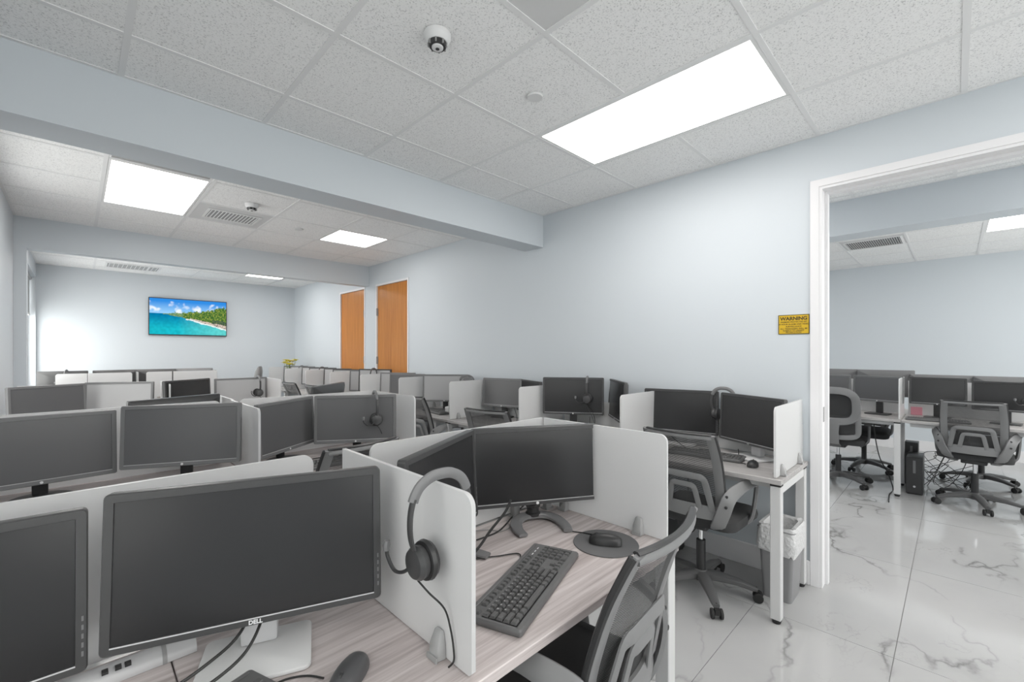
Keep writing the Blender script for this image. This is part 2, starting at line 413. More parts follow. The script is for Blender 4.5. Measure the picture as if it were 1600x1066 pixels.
# door casing and jamb of the open doorway
struct('trim_1', MB().box(XR - .012, XR, DJ - .002, DJ + .042, 0, DH + .04).box(XR - .012, XR, DR - .05, DR, 0, DH + .04).box(XR - .012, XR, DR, DJ - .002, DH - .002, DH + .04)
       .box(XR - .006, XR2 + .006, DJ - .018, DJ - .0005, 0, DH - .018).box(XR - .006, XR2 + .006, DR + .0005, DR + .018, 0, DH - .018).box(XR - .006, XR2 + .006, DR + .0005, DJ - .0005, DH - .018, DH - .0005)
       .box(XR + .07, XR + .115, DJ - .034, DJ - .018, 0, DH - .034).box(XR + .07, XR + .115, DR + .018, DJ - .018, DH - .034, DH - .018)
       .box(XR2, XR2 + .012, DJ - .002, DJ + .06, 0, DH + .04), trim_m)
o = obj('strike_plate', MB().box(XR + .02, XR + .055, DJ - .0195, DJ - .018, 1.0, 1.09), steel_d, bpy.data.objects['trim_1'], smooth=False)
def wood_door(n, y0, y1, hinge_y, z1):
    d = struct('door_%d' % n, MB().box(XR + .012, XR + .052, y0 + .004, y1 - .004, .01, z1 - .004), door_m)
    cs = struct('casing', MB().box(XR - .008, XR + .06, y0 - .028, y0, 0, z1 + .028).box(XR - .008, XR + .06, y1, y1 + .028, 0, z1 + .028).box(XR - .008, XR + .06, y0, y1, z1, z1 + .028), trim_m, d)
    for z in (.25, 1.30, 2.02):
        s = 1 if hinge_y == y1 else -1
        hb = MB().box(XR - .006, XR + .012, hinge_y - .014 - .004 * s, hinge_y + .014 - .004 * s, z - .055, z + .055)
        hb.cyl((XR - .008, hinge_y - .004 * s, z - .055), .007, .11, 8)
        obj('hinge', hb, steel_d, d)
    kb = MB().lathe((XR + .012, y0 + .07 if hinge_y == y1 else y1 - .07, 1.0), [(.028, 0), (.028, -.006), (.012, -.01), (.012, -.035), (.026, -.045), (.027, -.06), (.018, -.07)], 14, 0)
    obj('door_handle', kb, chrome_m, d)
wood_door(2, 5.229, 6.088, 6.088, 2.405); wood_door(1, 6.489, 7.355, 6.489, 2.405)
struct('baseboard_right', MB().box(XR - .014, XR, DJ + .044, 5.19, 0, .147).box(XR - .014, XR, YB, DR - .052, 0, .147).box(XR - .014, XR, 6.12, 6.45, 0, .147).box(XR - .014, XR, 7.39, YF, 0, .147).bevel(.003, 1), trim_m)
struct('baseboard_far', MB().box(XL, XR - .015, YF - .014, YF, 0, .147), trim_m)
struct('baseboard_left', MB().box(XL, XL + .014, 3.04, 6.32, 0, .147), trim_m)
struct('baseboard_side_room', MB().box(XF2 - .014, XF2, YB, 3.19, 0, .147).box(XR2 + .0, XR2 + .014, DJ + .07, 3.19, 0, .147), trim_m)
# window beyond the far beam
wn = struct('window_1', MB().box(XL - .13, XL - .08, WY0, WY0 + .05, WZ0, WZ1).box(XL - .13, XL - .08, WY1 - .05, WY1, WZ0, WZ1).box(XL - .13, XL - .08, WY0 + .05, WY1 - .05, WZ0, WZ0 + .05)
            .box(XL - .13, XL - .08, WY0 + .05, WY1 - .05, WZ1 - .05, WZ1).box(XL - .13, XL - .08, 8.60, 8.64, WZ0 + .05, WZ1 - .05), trim_m)
for a, b in ((WY0 + .05, 8.60), (8.64, WY1 - .05)): struct('window_pane', MB().box(XL - .108, XL - .102, a, b, WZ0 + .05, WZ1 - .05), glass_m, wn)
struct('window_sill', MB().box(XL - .14, XL + .03, WY0 - .03, WY1 + .03, WZ0 - .03, WZ0), trim_m, wn)
w4 = struct('window_4', MB().box(XL - .13, XL - .08, 3.3, 3.35, .65, 2.55).box(XL - .13, XL - .08, 5.05, 5.1, .65, 2.55).box(XL - .13, XL - .08, 3.35, 5.05, .65, .70).box(XL - .13, XL - .08, 3.35, 5.05, 2.50, 2.55).box(XL - .13, XL - .08, 4.18, 4.22, .70, 2.50), trim_m)  # invented window, out of view, opening for the left fill lamp
for a, b in ((3.35, 4.18), (4.22, 5.05)): struct('window_pane', MB().box(XL - .108, XL - .102, a, b, .70, 2.50), glass_m, w4)
w5 = struct('window_5', MB().box(XL1 - .10, XL1 - .05, -.6, -.55, .65, 2.55).box(XL1 - .10, XL1 - .05, 1.35, 1.4, .65, 2.55).box(XL1 - .10, XL1 - .05, -.55, 1.35, .65, .70).box(XL1 - .10, XL1 - .05, -.55, 1.35, 2.50, 2.55).box(XL1 - .10, XL1 - .05, .38, .42, .70, 2.50), trim_m)  # invented window, out of view, opening for the near left fill lamp
for a, b in ((-.55, .38), (.42, 1.35)): struct('window_pane', MB().box(XL1 - .078, XL1 - .072, a, b, .70, 2.50), glass_m, w5)
bl = thing('roller_blind', 'grey roller blind half lowered in the window recess', 'blind', (XL - .06, 8.62, WZ1))
obj('blind_cloth', MB().box(-.003, .003, -.84, .84, -.54, -.03), blind_m, bl, smooth=False)
obj('blind_roll', MB().cyl((0, -.85, -.025), .024, 1.70, 12, 1), blind_m, bl)
obj('bottom_bar', MB().box(-.008, .008, -.84, .84, -.565, -.54), steel_m, bl, smooth=False)

# ------------------------------------------------------------------ ceiling fittings
def smoke(x, y, label):
    o = thing('smoke_detector', label, 'smoke detector', (x, y, CZ - .002))
    obj('base', MB().lathe((0, 0, 0), [(.055, 0), (.055, -.012), (.050, -.026), (.040, -.036)], 28), white_m, o)
    obj('grille', MB().lathe((0, 0, 0), [(.037, -.034), (.036, -.050), (.033, -.053)], 24), black_m, o)
    for k in range(8):
        a = 2 * pi * k / 8
        obj('fin', MB().box(.028, .040, -.003, .003, -.052, -.034), steel_d, o, rot=(0, 0, a), smooth=False)
    c = obj('cap', MB().lathe((0, 0, 0), [(.024, -.050), (.023, -.058), (.018, -.060)], 24), white_m, o)
    obj('led', MB().cyl((0, 0, -.062), .008, .004, 12), black_m, c)
smoke(1.055, 1.50, 'round white smoke detector on the near ceiling above the front desks')
smoke(1.10, 4.38, 'small round smoke detector between the beams beside the air vent')
for x, y, lb in ((1.665, 1.513, 'flat white sprinkler cover plate left of the long light panel'), (1.68, 4.92, 'tiny sprinkler cover plate between the beams beside the square light')):
    o = tag(obj('sprinkler_cover', MB().lathe((x, y, CZ - .001), [(.040, 0), (.041, -.006), (.038, -.010)], 28), white_m), lb, 'sprinkler')
def vent(name, label, cx, cy, lx, ly, slats_along, n, m_slat, m_back, pitch_rot=.6):
    o = thing(name, label, 'air vent', (cx, cy, CZ - .001))
    a, b = lx / 2, ly / 2
    L = [[(sx * (a + e), sy * (b + e), z) for sx, sy in ((-1, -1), (1, -1), (1, 1), (-1, 1))] for e, z in ((.02, 0), (.02, -.006), (.0, -.008), (0, 0))]
    obj('frame', MB().quadstrip(L, True, False, False), tee_m, o, smooth=False)
    obj('backing', MB().box(-a, a, -b, b, -.0005, .0), m_back, o, smooth=False)
    for k in range(n):
        u = (k + .5) / n
        if slats_along == 'x': mb = MB().box(-a, a, -.002, .002, -.0012, .0012).xf(Matrix.Rotation(pitch_rot, 4, 'X')).xf(Matrix.Translation((0, -b + 2 * b * u, -.004)))
        else: mb = MB().box(-.0035, .0035, -b, b, -.0012, .0012).xf(Matrix.Rotation(pitch_rot, 4, 'Y')).xf(Matrix.Translation((-a + 2 * a * u, 0, -.004)))
        obj('slat', mb, m_slat, o, smooth=False)
vent('air_vent', 'white slatted air vent between the beams next to large light panel', 1.07, 4.935, .40, .30, 'y', 14, tee_m, steel_d, .5)
vent('air_vent', 'air vent with dark slots in the side room ceiling', 6.82, .69, .46, .50, 'x', 24, tee_m, black_m, .0)
vent('air_vent', 'pale long air vent beyond the far beam', .62, 8.93, .60, .42, 'y', 12, tee_m, clamp_m, .5)

so = thing('slot_diffuser', 'narrow grey slot along near edge of the large light between beams', 'air vent', (.44, 3.955, CZ - .001))
obj('frame', MB().box(-.285, .285, -.030, -.022, -.004, 0).box(-.285, .285, .022, .030, -.004, 0).box(-.285, -.275, -.022, .022, -.004, 0).box(.275, .285, -.022, .022, -.004, 0), tee_m, so, smooth=False)
obj('slot', MB().box(-.275, .275, -.022, .022, -.0015, 0), clamp_m, so, smooth=False)

# ------------------------------------------------------------------ warning sign
sg = thing('warning_sign', 'yellow warning sign with black lettering on wall beside doorway', 'sign', (XR - .001, .711, 1.597), R(-90))
def yz(w_, h_): return [(-w_ / 2, -h_ / 2), (w_ / 2, -h_ / 2), (w_ / 2, h_ / 2), (-w_ / 2, h_ / 2)]
obj('plate', MB().box(-.084, .084, -.003, 0, -.061, .061), yellow_m, sg, smooth=False)
bd = MB()
for a, b, c_, d in ((-.084, .084, .057, .061), (-.084, .084, -.061, -.057), (-.084, -.080, -.057, .057), (.080, .084, -.057, .057)): bd.box(a, b, -.0036, -.003, c_, d)
obj('border', bd, ink_m, sg, smooth=False)
for s_, z, tx in ((.030, .036, 'WARNING'), (.0125, .015, 'PREMISES PROTECTED BY'), (.0125, .001, '24 HOUR ALARM AND VIDEO'), (.0125, -.013, 'SURVEILLANCE'), (.0125, -.027, 'ALL TRESPASSERS WILL BE'), (.0125, -.039, 'SUBJECT TO ARREST'), (.0125, -.050, 'PROSECUTION')):
    link('lettering', text_mesh(tx, s_, ink_m, .0003, bold=.0012 if tx == 'WARNING' else .0002), sg, (0, -.0034, z), (R(90), 0, 0))

# ------------------------------------------------------------------ television with a beach picture
tv = thing('television', 'wall mounted television showing turquoise sea and palm coast', 'television', (1.417, YF - .002, 2.03))
TW, TH = 1.125, .640
obj('housing', MB().box(-TW / 2, TW / 2, -.055, -.012, -TH / 2, TH / 2).bevel(.006, 2), black_m, tv)
obj('wall_mount', MB().box(-.25, .25, -.012, 0, -.18, .18), steel_d, tv, smooth=False)
NX, NZ = 150, 86
from mathutils import noise as mn
def beach(u, v):                      # u left to right, v bottom to top
    n = lambda s, o=0: mn.noise(Vector((u * s * 1.76 + o, v * s, o * 1.7)))
    hor = .585
    coast = .42 + .12 * (1 - u) + .02 * n(9)                         # upper limit of land base
    shore = hor - .02 - .50 * max(0, (u - .18)) ** 1.25 + .02 * n(8, 3)
    canopy = hor + .03 + .28 * max(0, u - .33) ** 1.15 + .055 * n(24, 5) + .05 * n(60, 9)
    if u > .83: canopy += .07 * (1 - ((u - .92) / .09) ** 2)
    if u < .30: canopy = hor - .02 + .05 * max(0, (u - .15) / .15)
    if v > max(hor, canopy):
        s = (v - hor) / (1 - hor); c0 = Vector((.32, .62, .92)).lerp(Vector((.03, .25, .72)), min(1, s * 1.2))
        cl = n(6, 2) + .5 * n(14, 4) + .45 * (1 - abs(s - .32) * 3.0)
        if s < .85 and cl > .12: c0 = c0.lerp(Vector((.90, .93, .97)), min(.9, (cl - .12) * 1.6))
        return c0
    if v > shore and u > .16:
        d = n(30, 7) + .6 * n(70, 8); t_ = (v - shore) / max(.02, canopy - shore)
        if t_ < .16 and u > .5: return Vector((.62, .52, .44)) if d > -.2 else Vector((.20, .17, .16))
        a = Vector((.05, .13, .03)) if d < 0 else Vector((.16, .27, .05))
        if d > .45: a = Vector((.42, .40, .08))
        if u < .42: a = a.lerp(Vector((.25, .42, .28)), .4)
        if u > .8 and t_ < .35: a = a.lerp(Vector((.05, .06, .08)), .6)
        return a
    dd = shore - v
    sea = Vector((.0, .16, .36)).lerp(Vector((.01, .46, .55)), min(1, max(0, (hor - v) / .42)))
    if u > .35: sea = sea.lerp(Vector((.13, .62, .58)), min(.85, (u - .35) * 1.5))
    sea = sea * (1 + .18 * n(16, 11))
    if u > .45 and dd < .035 + .02 * n(14, 12): sea = sea.lerp(Vector((.92, .95, .95)), .85)
    return sea
vv, ff, cc = [], [], []
for j in range(NZ + 1):
    for i in range(NX + 1):
        u, v = i / NX, j / NZ
        vv.append(((u - .5) * (TW - .022), -.0557, (v - .5) * (TH - .03) + .002)); cc += [*beach(u, v), 1]
for j in range(NZ):
    for i in range(NX):
        a = j * (NX + 1) + i; ff.append((a, a + 1, a + NX + 2, a + NX + 1))
me = bpy.data.meshes.new('screen'); me.from_pydata(vv, [], ff)
ca = me.color_attributes.new('picture', 'FLOAT_COLOR', 'POINT'); ca.data.foreach_set('color', cc)
m = bpy.data.materials.new('tv_picture'); m.use_nodes = True; t = NT(m); t.t.nodes.remove(t.b)
at = t.n('ShaderNodeAttribute', attribute_name='picture'); e = t.n('ShaderNodeEmission', _1=1.0); t.l(at.outputs['Color'], e.inputs[0]); t.l(e.outputs[0], t.t.nodes['Material Output'].inputs[0])
me.materials.append(m); link('screen', me, tv)

# ------------------------------------------------------------------ desks
DZ = .758; DT = .026
def desk(name, label, x0, x1, y0, y1, front, wood_m, group, ends=(1, 1)):
    """front: 'y-' , 'y+' or 'x-': the side people sit on"""
    o = thing(name, label, 'desk', ((x0 + x1) / 2, (y0 + y1) / 2, 0)); a, b = (x1 - x0) / 2, (y1 - y0) / 2
    obj('desktop', MB().box(-a + .0015, a - .0015, -b + .0015, b - .0015, DZ - DT, DZ).bevel(.002, 1), wood_m, o, smooth=False)
    LG = .05; zt = DZ - DT - .012
    along_y = front in ('x-', 'x+')
    A, B = (b, a) if along_y else (a, b)              # A half length, B half depth
    P = (lambda u0, u1, v0, v1, z0, z1: MB().box(v0, v1, u0, u1, z0, z1)) if along_y else (lambda u0, u1, v0, v1, z0, z1: MB().box(u0, u1, v0, v1, z0, z1))
    for k, s in enumerate((-1, 1)):
        if not ends[k]: continue
        u0, u1 = (-A + .006, -A + .006 + LG) if s < 0 else (A - .006 - LG, A - .006)
        for v0, v1 in ((-B + .012, -B + .012 + LG), (B - .012 - LG, B - .012)):
            leg = obj('leg', P(u0, u1, v0, v1, .022, zt).bevel(.003, 1), steel_m, o, smooth=False)
            obj('foot', MB().lathe((0, 0, 0), [(.019, .0), (.021, .004), (.021, .012), (.024, .014), (.024, .022)], 14), rubber_m, leg,
                loc=(((v0 + v1) / 2, (u0 + u1) / 2, 0) if along_y else ((u0 + u1) / 2, (v0 + v1) / 2, 0)))
            obj('spacer', P(u0, u1, v0, v1 if v0 < 0 else v1, zt, DZ - DT), rubber_m, leg, smooth=False)
        obj('frame_beam', P(u0 + .005, u1 - .005, -B + .012 + LG, B - .012 - LG, zt - .045, zt).bevel(.002, 1), steel_m, o, smooth=False)
    for v in (-B + .10, B - .10):
        obj('rail', P(-A + .06, A - .06, v - .015, v + .015, zt - .03, zt), steel_m, o, smooth=False)
    return o
# rows facing the far end
desk('desk', 'wood-grain desk under the nearest large monitor, front left', -.55, .145, .675, 1.285, 'y-', desk_x, 'row desks')
desk('desk', 'wood-grain desk holding the big keyboard and round mousepad', .145, 1.49, .675, 1.285, 'y-', desk_x, 'row desks')
desk('desk', 'desk of the second row behind the nearest monitor, left half', -.36, .66, 2.49, 3.09, 'y-', desk_x, 'row desks')
desk('desk', 'desk of the second row, right half beside the aisle', .66, 1.59, 2.49, 3.09, 'y-', desk_x, 'row desks')
desk('desk', 'desk backing on to the second row, people facing the camera', -.36, 1.59, 3.105, 3.705, 'y+', desk_x, 'row desks')
desk('desk', 'desk of the third row under the far beam, left half', -.36, .60, 5.0, 5.6, 'y-', desk_x, 'row desks')
desk('desk', 'desk of the third row under the far beam, right half', .60, 1.54, 5.0, 5.6, 'y-', desk_x, 'row desks')
desk('desk', 'desk of the last row before the television wall', -.36, 1.60, 8.32, 8.92, 'y+', desk_x, 'row desks')
# the row along the right wall
WS = [.63 + .955 * k for k in range(10)]
ordn = ['first', 'second', 'third', 'fourth', 'fifth', 'sixth', 'seventh', 'eighth', 'ninth']
for k in range(9):
    desk('desk', 'wood-grain wall desk, %s from the doorway along the right wall' % ordn[k], 2.58, 3.172, WS[k], WS[k + 1], 'x-', desk_y, 'wall desks', (1, 1 if k == 8 else 0))

# ------------------------------------------------------------------ dividers
def divider(name, label, length, along, x, y, h=.375, group=None, round0=True, round1=False, clamps=(), z0=None, th=.011):
    """along 'x' or 'y'; start corner at (x, y); rounded upper corners at start / end; clamps: (pos, sides)"""
    o = thing(name, label, 'divider', (x, y, 0), 0 if along == 'x' else R(90), group)
    zb = (DZ + .004 if z0 is None else z0); r = .028; zt = DZ + h
    def corner(cx, cz, a0): return [(cx + r * cos(R(a0 + 90 * i / 6)), cz + r * sin(R(a0 + 90 * i / 6))) for i in range(7)]
    p = ([(r * .3, zb), (0, zb + r * .3)] if round0 else [(0, zb)])[::-1]
    poly = [(length, zb)]
    poly += corner(length - r, zt - r, 0) if round1 else [(length, zt)]
    poly += corner(r, zt - r, 90) if round0 else [(0, zt)]
    poly += p
    obj('panel', MB().prism(poly, -th / 2, th / 2, 1), panel_m, o, smooth=True, angle=30)
    for pos, sides in clamps:
        for s in sides:
            q = s * (th / 2 + .0005); d = .022 * s
            L = [[(pos + sx * wx, q + d * e, DZ + z) for sx, e in ((-1, 0), (1, 0), (1, 1), (-1, 1))] for z, wx, in ((.001, .020), (.03, .020), (.058, .014), (.062, .010))]
            for i, (z, wx) in enumerate(((.001, .02), (.03, .02), (.058, .014), (.062, .01))):
                e = (1, .9, .45, .3)[i]; L[i] = [(pos - wx, q, DZ + z), (pos + wx, q, DZ + z), (pos + wx * .8, q + d * e, DZ + z), (pos - wx * .8, q + d * e, DZ + z)]
            cl = obj('clamp', MB().quadstrip(L).bevel(.002, 1), clamp_m, o)
            obj('clamp_foot', MB().box(pos - .018, pos + .018, q + d, q + d * 1.15, DZ + .001, DZ + .012), clamp_m, cl, smooth=False)
    return o
D1 = 'side dividers between row desks'; D2 = 'back panels of the row desks'; D3 = 'dividers of the wall desks'
divider('desk_divider', 'frosted white divider with the big headset hanging over it', .61, 'y', .574, .69, group=D1, clamps=((.105, (1, -1)), (.50, (1, -1))))
divider('desk_divider', 'frosted divider right of the big keyboard desk, beside the aisle', .57, 'y', 1.472, .71, group=D1, clamps=((.105, (1, -1)), (.45, (1, -1))))
divider('back_panel', 'frosted back panel behind the nearest large monitor', 1.02, 'x', -.54, 1.295, group=D2, round0=False, round1=True, clamps=())
divider('back_panel', 'frosted back panel behind the monitor pair with the big keyboard', .815, 'x', .655, 1.295, group=D2, round0=True)
divider('desk_divider', 'frosted divider in the middle of the second row', .58, 'y', .664, 2.505, group=D1, clamps=((.105, (1, -1)),))
divider('desk_divider', 'frosted divider at the aisle end of the second row', .58, 'y', 1.583, 2.505, group=D1, clamps=((.105, (1, -1)),))
divider('back_panel', 'frosted back panel of the second row, left half', .96, 'x', -.35, 3.097, group=D2, round0=False, round1=True)
divider('back_panel', 'frosted back panel of the second row, right half by aisle', .86, 'x', .71, 3.097, group=D2, round0=True)
divider('desk_divider', 'frosted divider in the middle of the row backing the second row', .55, 'y', .68, 3.115, group=D1, round0=False, round1=True)
divider('desk_divider', 'frosted divider in the middle of the third row', .58, 'y', .60, 5.01, group=D1)
divider('desk_divider', 'frosted divider at the aisle end of the third row', .58, 'y', 1.53, 5.01, group=D1)
divider('back_panel', 'frosted back panel of the third row, left half', .93, 'x', -.36, 5.607, group=D2, round0=False)
divider('back_panel', 'frosted back panel of the third row, right half', .87, 'x', .64, 5.607, group=D2, round0=True)
divider('back_panel', 'rounded frosted panel at the left of the last row', .30, 'x', -.20, 8.31, group=D2, round0=True)
divider('back_panel', 'rounded frosted panel second from left in the last row', .46, 'x', .105, 8.31, group=D2, round0=False, round1=True)
divider('back_panel', 'frosted panel third from left in the last row', .30, 'x', .72, 8.31, group=D2, round0=True)
divider('back_panel', 'frosted panel at the right end of the last row', .55, 'x', 1.035, 8.31, group=D2, round0=False, round1=True)
divider('desk_divider', 'frosted divider at the right end of the last row', .55, 'y', 1.595, 8.33, group=D1, round0=False, round1=True)
divider('desk_divider', 'frosted divider in the middle of the last row', .55, 'y', .63, 8.33, group=D1, round0=False, round1=True)
for k in range(10):
    lb = 'frosted divider at the doorway end of the wall desks' if k == 0 else 'frosted divider between the %s and %s wall desks' % (ordn[k - 1], ordn[k]) if k < 9 else 'frosted divider at the far end of the wall desks'
    divider('desk_divider', lb, .57, 'x', 2.60, WS[k] + (.035 if k == 0 else -.02 if k == 9 else 0), group=D3, clamps=((.10, (1, -1)), (.47, (1, -1))))
for k in range(9):
    divider('back_panel', 'low frosted back panel against the wall at the %s wall desk' % ordn[k], .90, 'y', 3.176, WS[k] + .03, h=.24, group='back panels of the wall desks', round0=True, round1=True)

# ------------------------------------------------------------------ monitors
mcache = {}
def monitor_meshes(W, H, style):
    k = (W, H, style)
    if k in mcache: return mcache[k]
    bz, br, rr = {'black': (.0165, .017, .010), 'grey': (.018, .022, .008), 'thin': (.011, .017, .005)}[style]
    iw, ih = W - 2 * bz, H - bz - br - .0; icz = (br - bz) / 2
    def loop(w_, h_, r, y, cz=0): return [(u, y, v) for u, v in rrect(w_, h_, r, 4, 0, cz)]
    mb = MB().quadstrip([loop(iw - .002, ih - .002, .0012, .003, icz), loop(iw, ih, .0015, -.0025, icz), loop(W - .004, H - .004, rr * .9, -.003), loop(W, H, rr, .001),
                         loop(W, H, rr, .022), loop(W * .93, H * .9, rr, .034), loop(W * .60, H * .62, rr, .052), loop(W * .5, H * .5, rr, .055)], True, False, True)
    bm_ = {'black': bezel_m, 'grey': bezel_g, 'thin': black_m}[style]
    lip = MB().box(-iw / 2, iw / 2, -.0034, -.0024, -ih / 2 + icz - .003, -ih / 2 + icz - .0005)
    sc = MB().box(-iw / 2 + .0008, iw / 2 - .0008, .0005, .004, icz - ih / 2 + .0008, icz + ih / 2 - .0008)
    btn = MB()
    for q in range(5): btn.box(W / 2 - .0085, W / 2 - .0055, -.0036, -.0028, -H / 2 + .03 + q * .016, -H / 2 + .039 + q * .016)
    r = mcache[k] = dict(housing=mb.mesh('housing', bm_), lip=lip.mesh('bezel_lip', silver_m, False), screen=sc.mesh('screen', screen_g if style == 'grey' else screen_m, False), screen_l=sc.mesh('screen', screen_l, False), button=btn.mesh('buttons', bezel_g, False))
    return r
def disc_logo():
    return MB().lathe((0, 0, 0), [(.0058, 0), (.0058, -.0012), (.005, -.0016)], 14, 1).mesh('logo', logo_m)
LOGO = {'dell': text_mesh('DELL', .0115, logo_m, .0003, bold=.0004), 'hp': disc_logo()}
LOGO['small'] = text_mesh('DELL', .008, logo_m, .0003)
scache = {}
def stand_mesh(kind, zc, name):
    k = (kind, round(zc, 3), name)
    if k in scache: return scache[k]
    if kind == 'plate':          # white square foot with a broad column
        if name == 'stand_base': r = MB().prism(rrect(.215, .175, .016, 4, 0, .02), 0, .010, 2).bevel(.003, 2).mesh(name, white_m)
        else: r = MB().box(-.037, .037, .05, .085, .010, zc + .02).bevel(.006, 2).mesh(name, silver_m)
    elif kind == 'horseshoe':
        if name == 'stand_base':
            pth = smooth_path([(-.085, -.105, .008), (-.092, -.05, .009), (-.078, .015, .012), (-.035, .05, .016), (.035, .05, .016), (.078, .015, .012), (.092, -.05, .009), (.085, -.105, .008)], 5)
            n_ = len(pth); aw = [.017 + .008 * sin(pi * i / (n_ - 1)) for i in range(n_)]
            mb = MB().sweep(pth, aw, [.006 + .004 * sin(pi * i / (n_ - 1)) for i in range(n_)], 12, up=(0, 0, 1), power=.6)
            r = mb.mesh(name, stand_m)
        else: r = MB().box(-.021, .021, .048, .066, .055, zc + .02).bevel(.004, 2).lathe((0, .055, 0), [(.030, .018), (.030, .028), (.024, .032), (.024, .05), (.029, .053), (.029, .062), (.02, .066)], 18).mesh(name, black_m)
    elif kind == 'round':
        if name == 'stand_base': r = MB().lathe((0, .02, 0), [(.11, 0), (.11, .006), (.10, .011), (.05, .016), (.03, .018)], 32).mesh(name, black_m)
        else: r = MB().box(-.026, .026, .045, .070, .014, zc + .02).bevel(.006, 2).mesh(name, black_m)
    else:                         # rectangular dark foot
        if name == 'stand_base': r = MB().prism(rrect(.20, .15, .02, 4, 0, .015), 0, .012, 2).bevel(.004, 2).mesh(name, bezel_m)
        else: r = MB().box(-.03, .03, .045, .072, .012, zc + .02).bevel(.005, 2).mesh(name, bezel_m)
    scache[k] = r; return r
def monitor(label, x, y, zc, psi, tilt=3, W=.51, H=.31, style='black', stand='rect', logo='hp', pale=False, group=None, base=DZ + .001):
    """(x, y, zc): centre of the screen; psi: world heading the screen faces, in degrees"""
    o = thing('monitor', label, 'monitor', (x, y, base), R(psi + 90), group)
    mm = monitor_meshes(W, H, style); z = zc - base
    hd = link('housing', mm['housing'], o, (0, 0, z), (R(-tilt), 0, 0))
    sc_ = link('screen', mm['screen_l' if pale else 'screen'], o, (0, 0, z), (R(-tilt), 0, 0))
    link('bezel_lip', mm['lip'], hd)
    link('buttons', mm['button'], hd)
    br = {'black': .017, 'grey': .022, 'thin': .017}[style]
    link('logo', LOGO[logo], hd, (0, -.0031, -H / 2 + br / 2 - .001), (R(90), 0, 0) if logo != 'hp' else (0, 0, 0))
    link('stand_base', stand_mesh(stand, z, 'stand_base'), o)
    link('stand_neck', stand_mesh(stand, z, 'stand_neck'), o)
    return o
G1, G2, G3 = 'monitors on the row desks', 'monitors on the wall desks', 'monitors in the side room'
monitor('large black monitor nearest the camera, on a white square foot', .273, 1.053, .998, -110.5, 4.3, .514, .303, 'black', 'plate', 'dell', group=G1)
monitor('dark monitor cut by the left edge of the photo, front row', -.235, 1.165, .977, -92, 4.3, .50, .30, 'black', 'rect', 'hp', group=G1)
monitor('black monitor on a horseshoe stand behind the big keyboard', 1.263, 1.136, .986, -119.9, 1, .515, .300, 'black', 'horseshoe', 'hp', group=G1)
monitor('dark angled monitor behind the divider with the big headset', .818, 1.112, .988, -61.6, 3, .48, .31, 'black', 'horseshoe', 'hp', group=G1)
monitor('dark grey monitor at the left edge of the second row', -.113, 2.886, .985, -83.9, 3, .51, .31, 'grey', 'round', 'hp', group=G1)
monitor('grey framed monitor left of the divider in the second row', .379, 2.74, 1.006, -115.2, 3, .51, .308, 'grey', 'round', 'hp', group=G1)
monitor('dark angled monitor just right of the divider in second row', .925, 2.88, .976, -54, 3, .51, .31, 'grey', 'round', 'hp', group=G1)
monitor('monitor with a headset hanging over it in the second row', 1.298, 2.762, .987, -122.3, 3, .51, .31, 'grey', 'round', 'hp', group=G1)
monitor('monitor turned away, seen just above left part of second row', .42, 3.30, 1.005, 112, 3, .50, .30, 'black', 'round', 'hp', group=G1)
monitor('monitor turned away, tilted top edge seen above second row by aisle', 1.33, 3.34, 1.035, 133, 8, .50, .30, 'black', 'round', 'hp', group=G1)
monitor('dark grey monitor at the left end of the third row', -.156, 5.166, 1.0, -57, 3, .51, .31, 'grey', 'round', 'hp', group=G1)
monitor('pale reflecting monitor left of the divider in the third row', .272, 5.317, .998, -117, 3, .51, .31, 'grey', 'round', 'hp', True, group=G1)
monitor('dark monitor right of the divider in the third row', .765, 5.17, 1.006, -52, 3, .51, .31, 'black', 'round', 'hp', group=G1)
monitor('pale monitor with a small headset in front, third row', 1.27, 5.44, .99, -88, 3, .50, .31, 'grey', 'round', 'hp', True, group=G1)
for (x, psi, lb, pl) in ((-.13, 80, 'monitor back at the left end of the last row', 0), (.40, 100, 'monitor back behind the rounded panel of last row', 0), (.86, 85, 'monitor back right of the gap in the last row', 0), (1.33, 95, 'monitor back at the right end of the last row', 1)):
    monitor(lb, x, 8.56, 1.01, psi, 3, .50, .31, 'grey' if pl else 'black', 'round', 'hp', group=G1)
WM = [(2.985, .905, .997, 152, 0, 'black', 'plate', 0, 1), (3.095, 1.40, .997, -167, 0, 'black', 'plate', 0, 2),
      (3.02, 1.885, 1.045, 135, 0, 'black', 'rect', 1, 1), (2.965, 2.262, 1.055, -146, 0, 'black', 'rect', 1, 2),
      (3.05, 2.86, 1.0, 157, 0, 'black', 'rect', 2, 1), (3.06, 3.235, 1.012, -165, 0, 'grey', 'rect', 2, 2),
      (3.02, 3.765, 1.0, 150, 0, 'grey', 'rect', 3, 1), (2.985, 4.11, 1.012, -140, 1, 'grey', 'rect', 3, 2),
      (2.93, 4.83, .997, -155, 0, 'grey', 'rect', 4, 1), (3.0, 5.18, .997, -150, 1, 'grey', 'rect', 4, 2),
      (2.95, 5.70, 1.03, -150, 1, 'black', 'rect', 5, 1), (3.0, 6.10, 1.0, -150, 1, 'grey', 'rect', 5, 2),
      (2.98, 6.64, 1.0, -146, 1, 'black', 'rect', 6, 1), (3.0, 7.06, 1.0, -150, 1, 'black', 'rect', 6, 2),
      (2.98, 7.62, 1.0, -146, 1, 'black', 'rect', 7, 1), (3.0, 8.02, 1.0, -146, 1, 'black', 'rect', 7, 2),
      (2.98, 8.57, 1.0, -146, 1, 'grey', 'rect', 8, 1), (3.0, 8.98, 1.0, -146, 1, 'black', 'rect', 8, 2)]
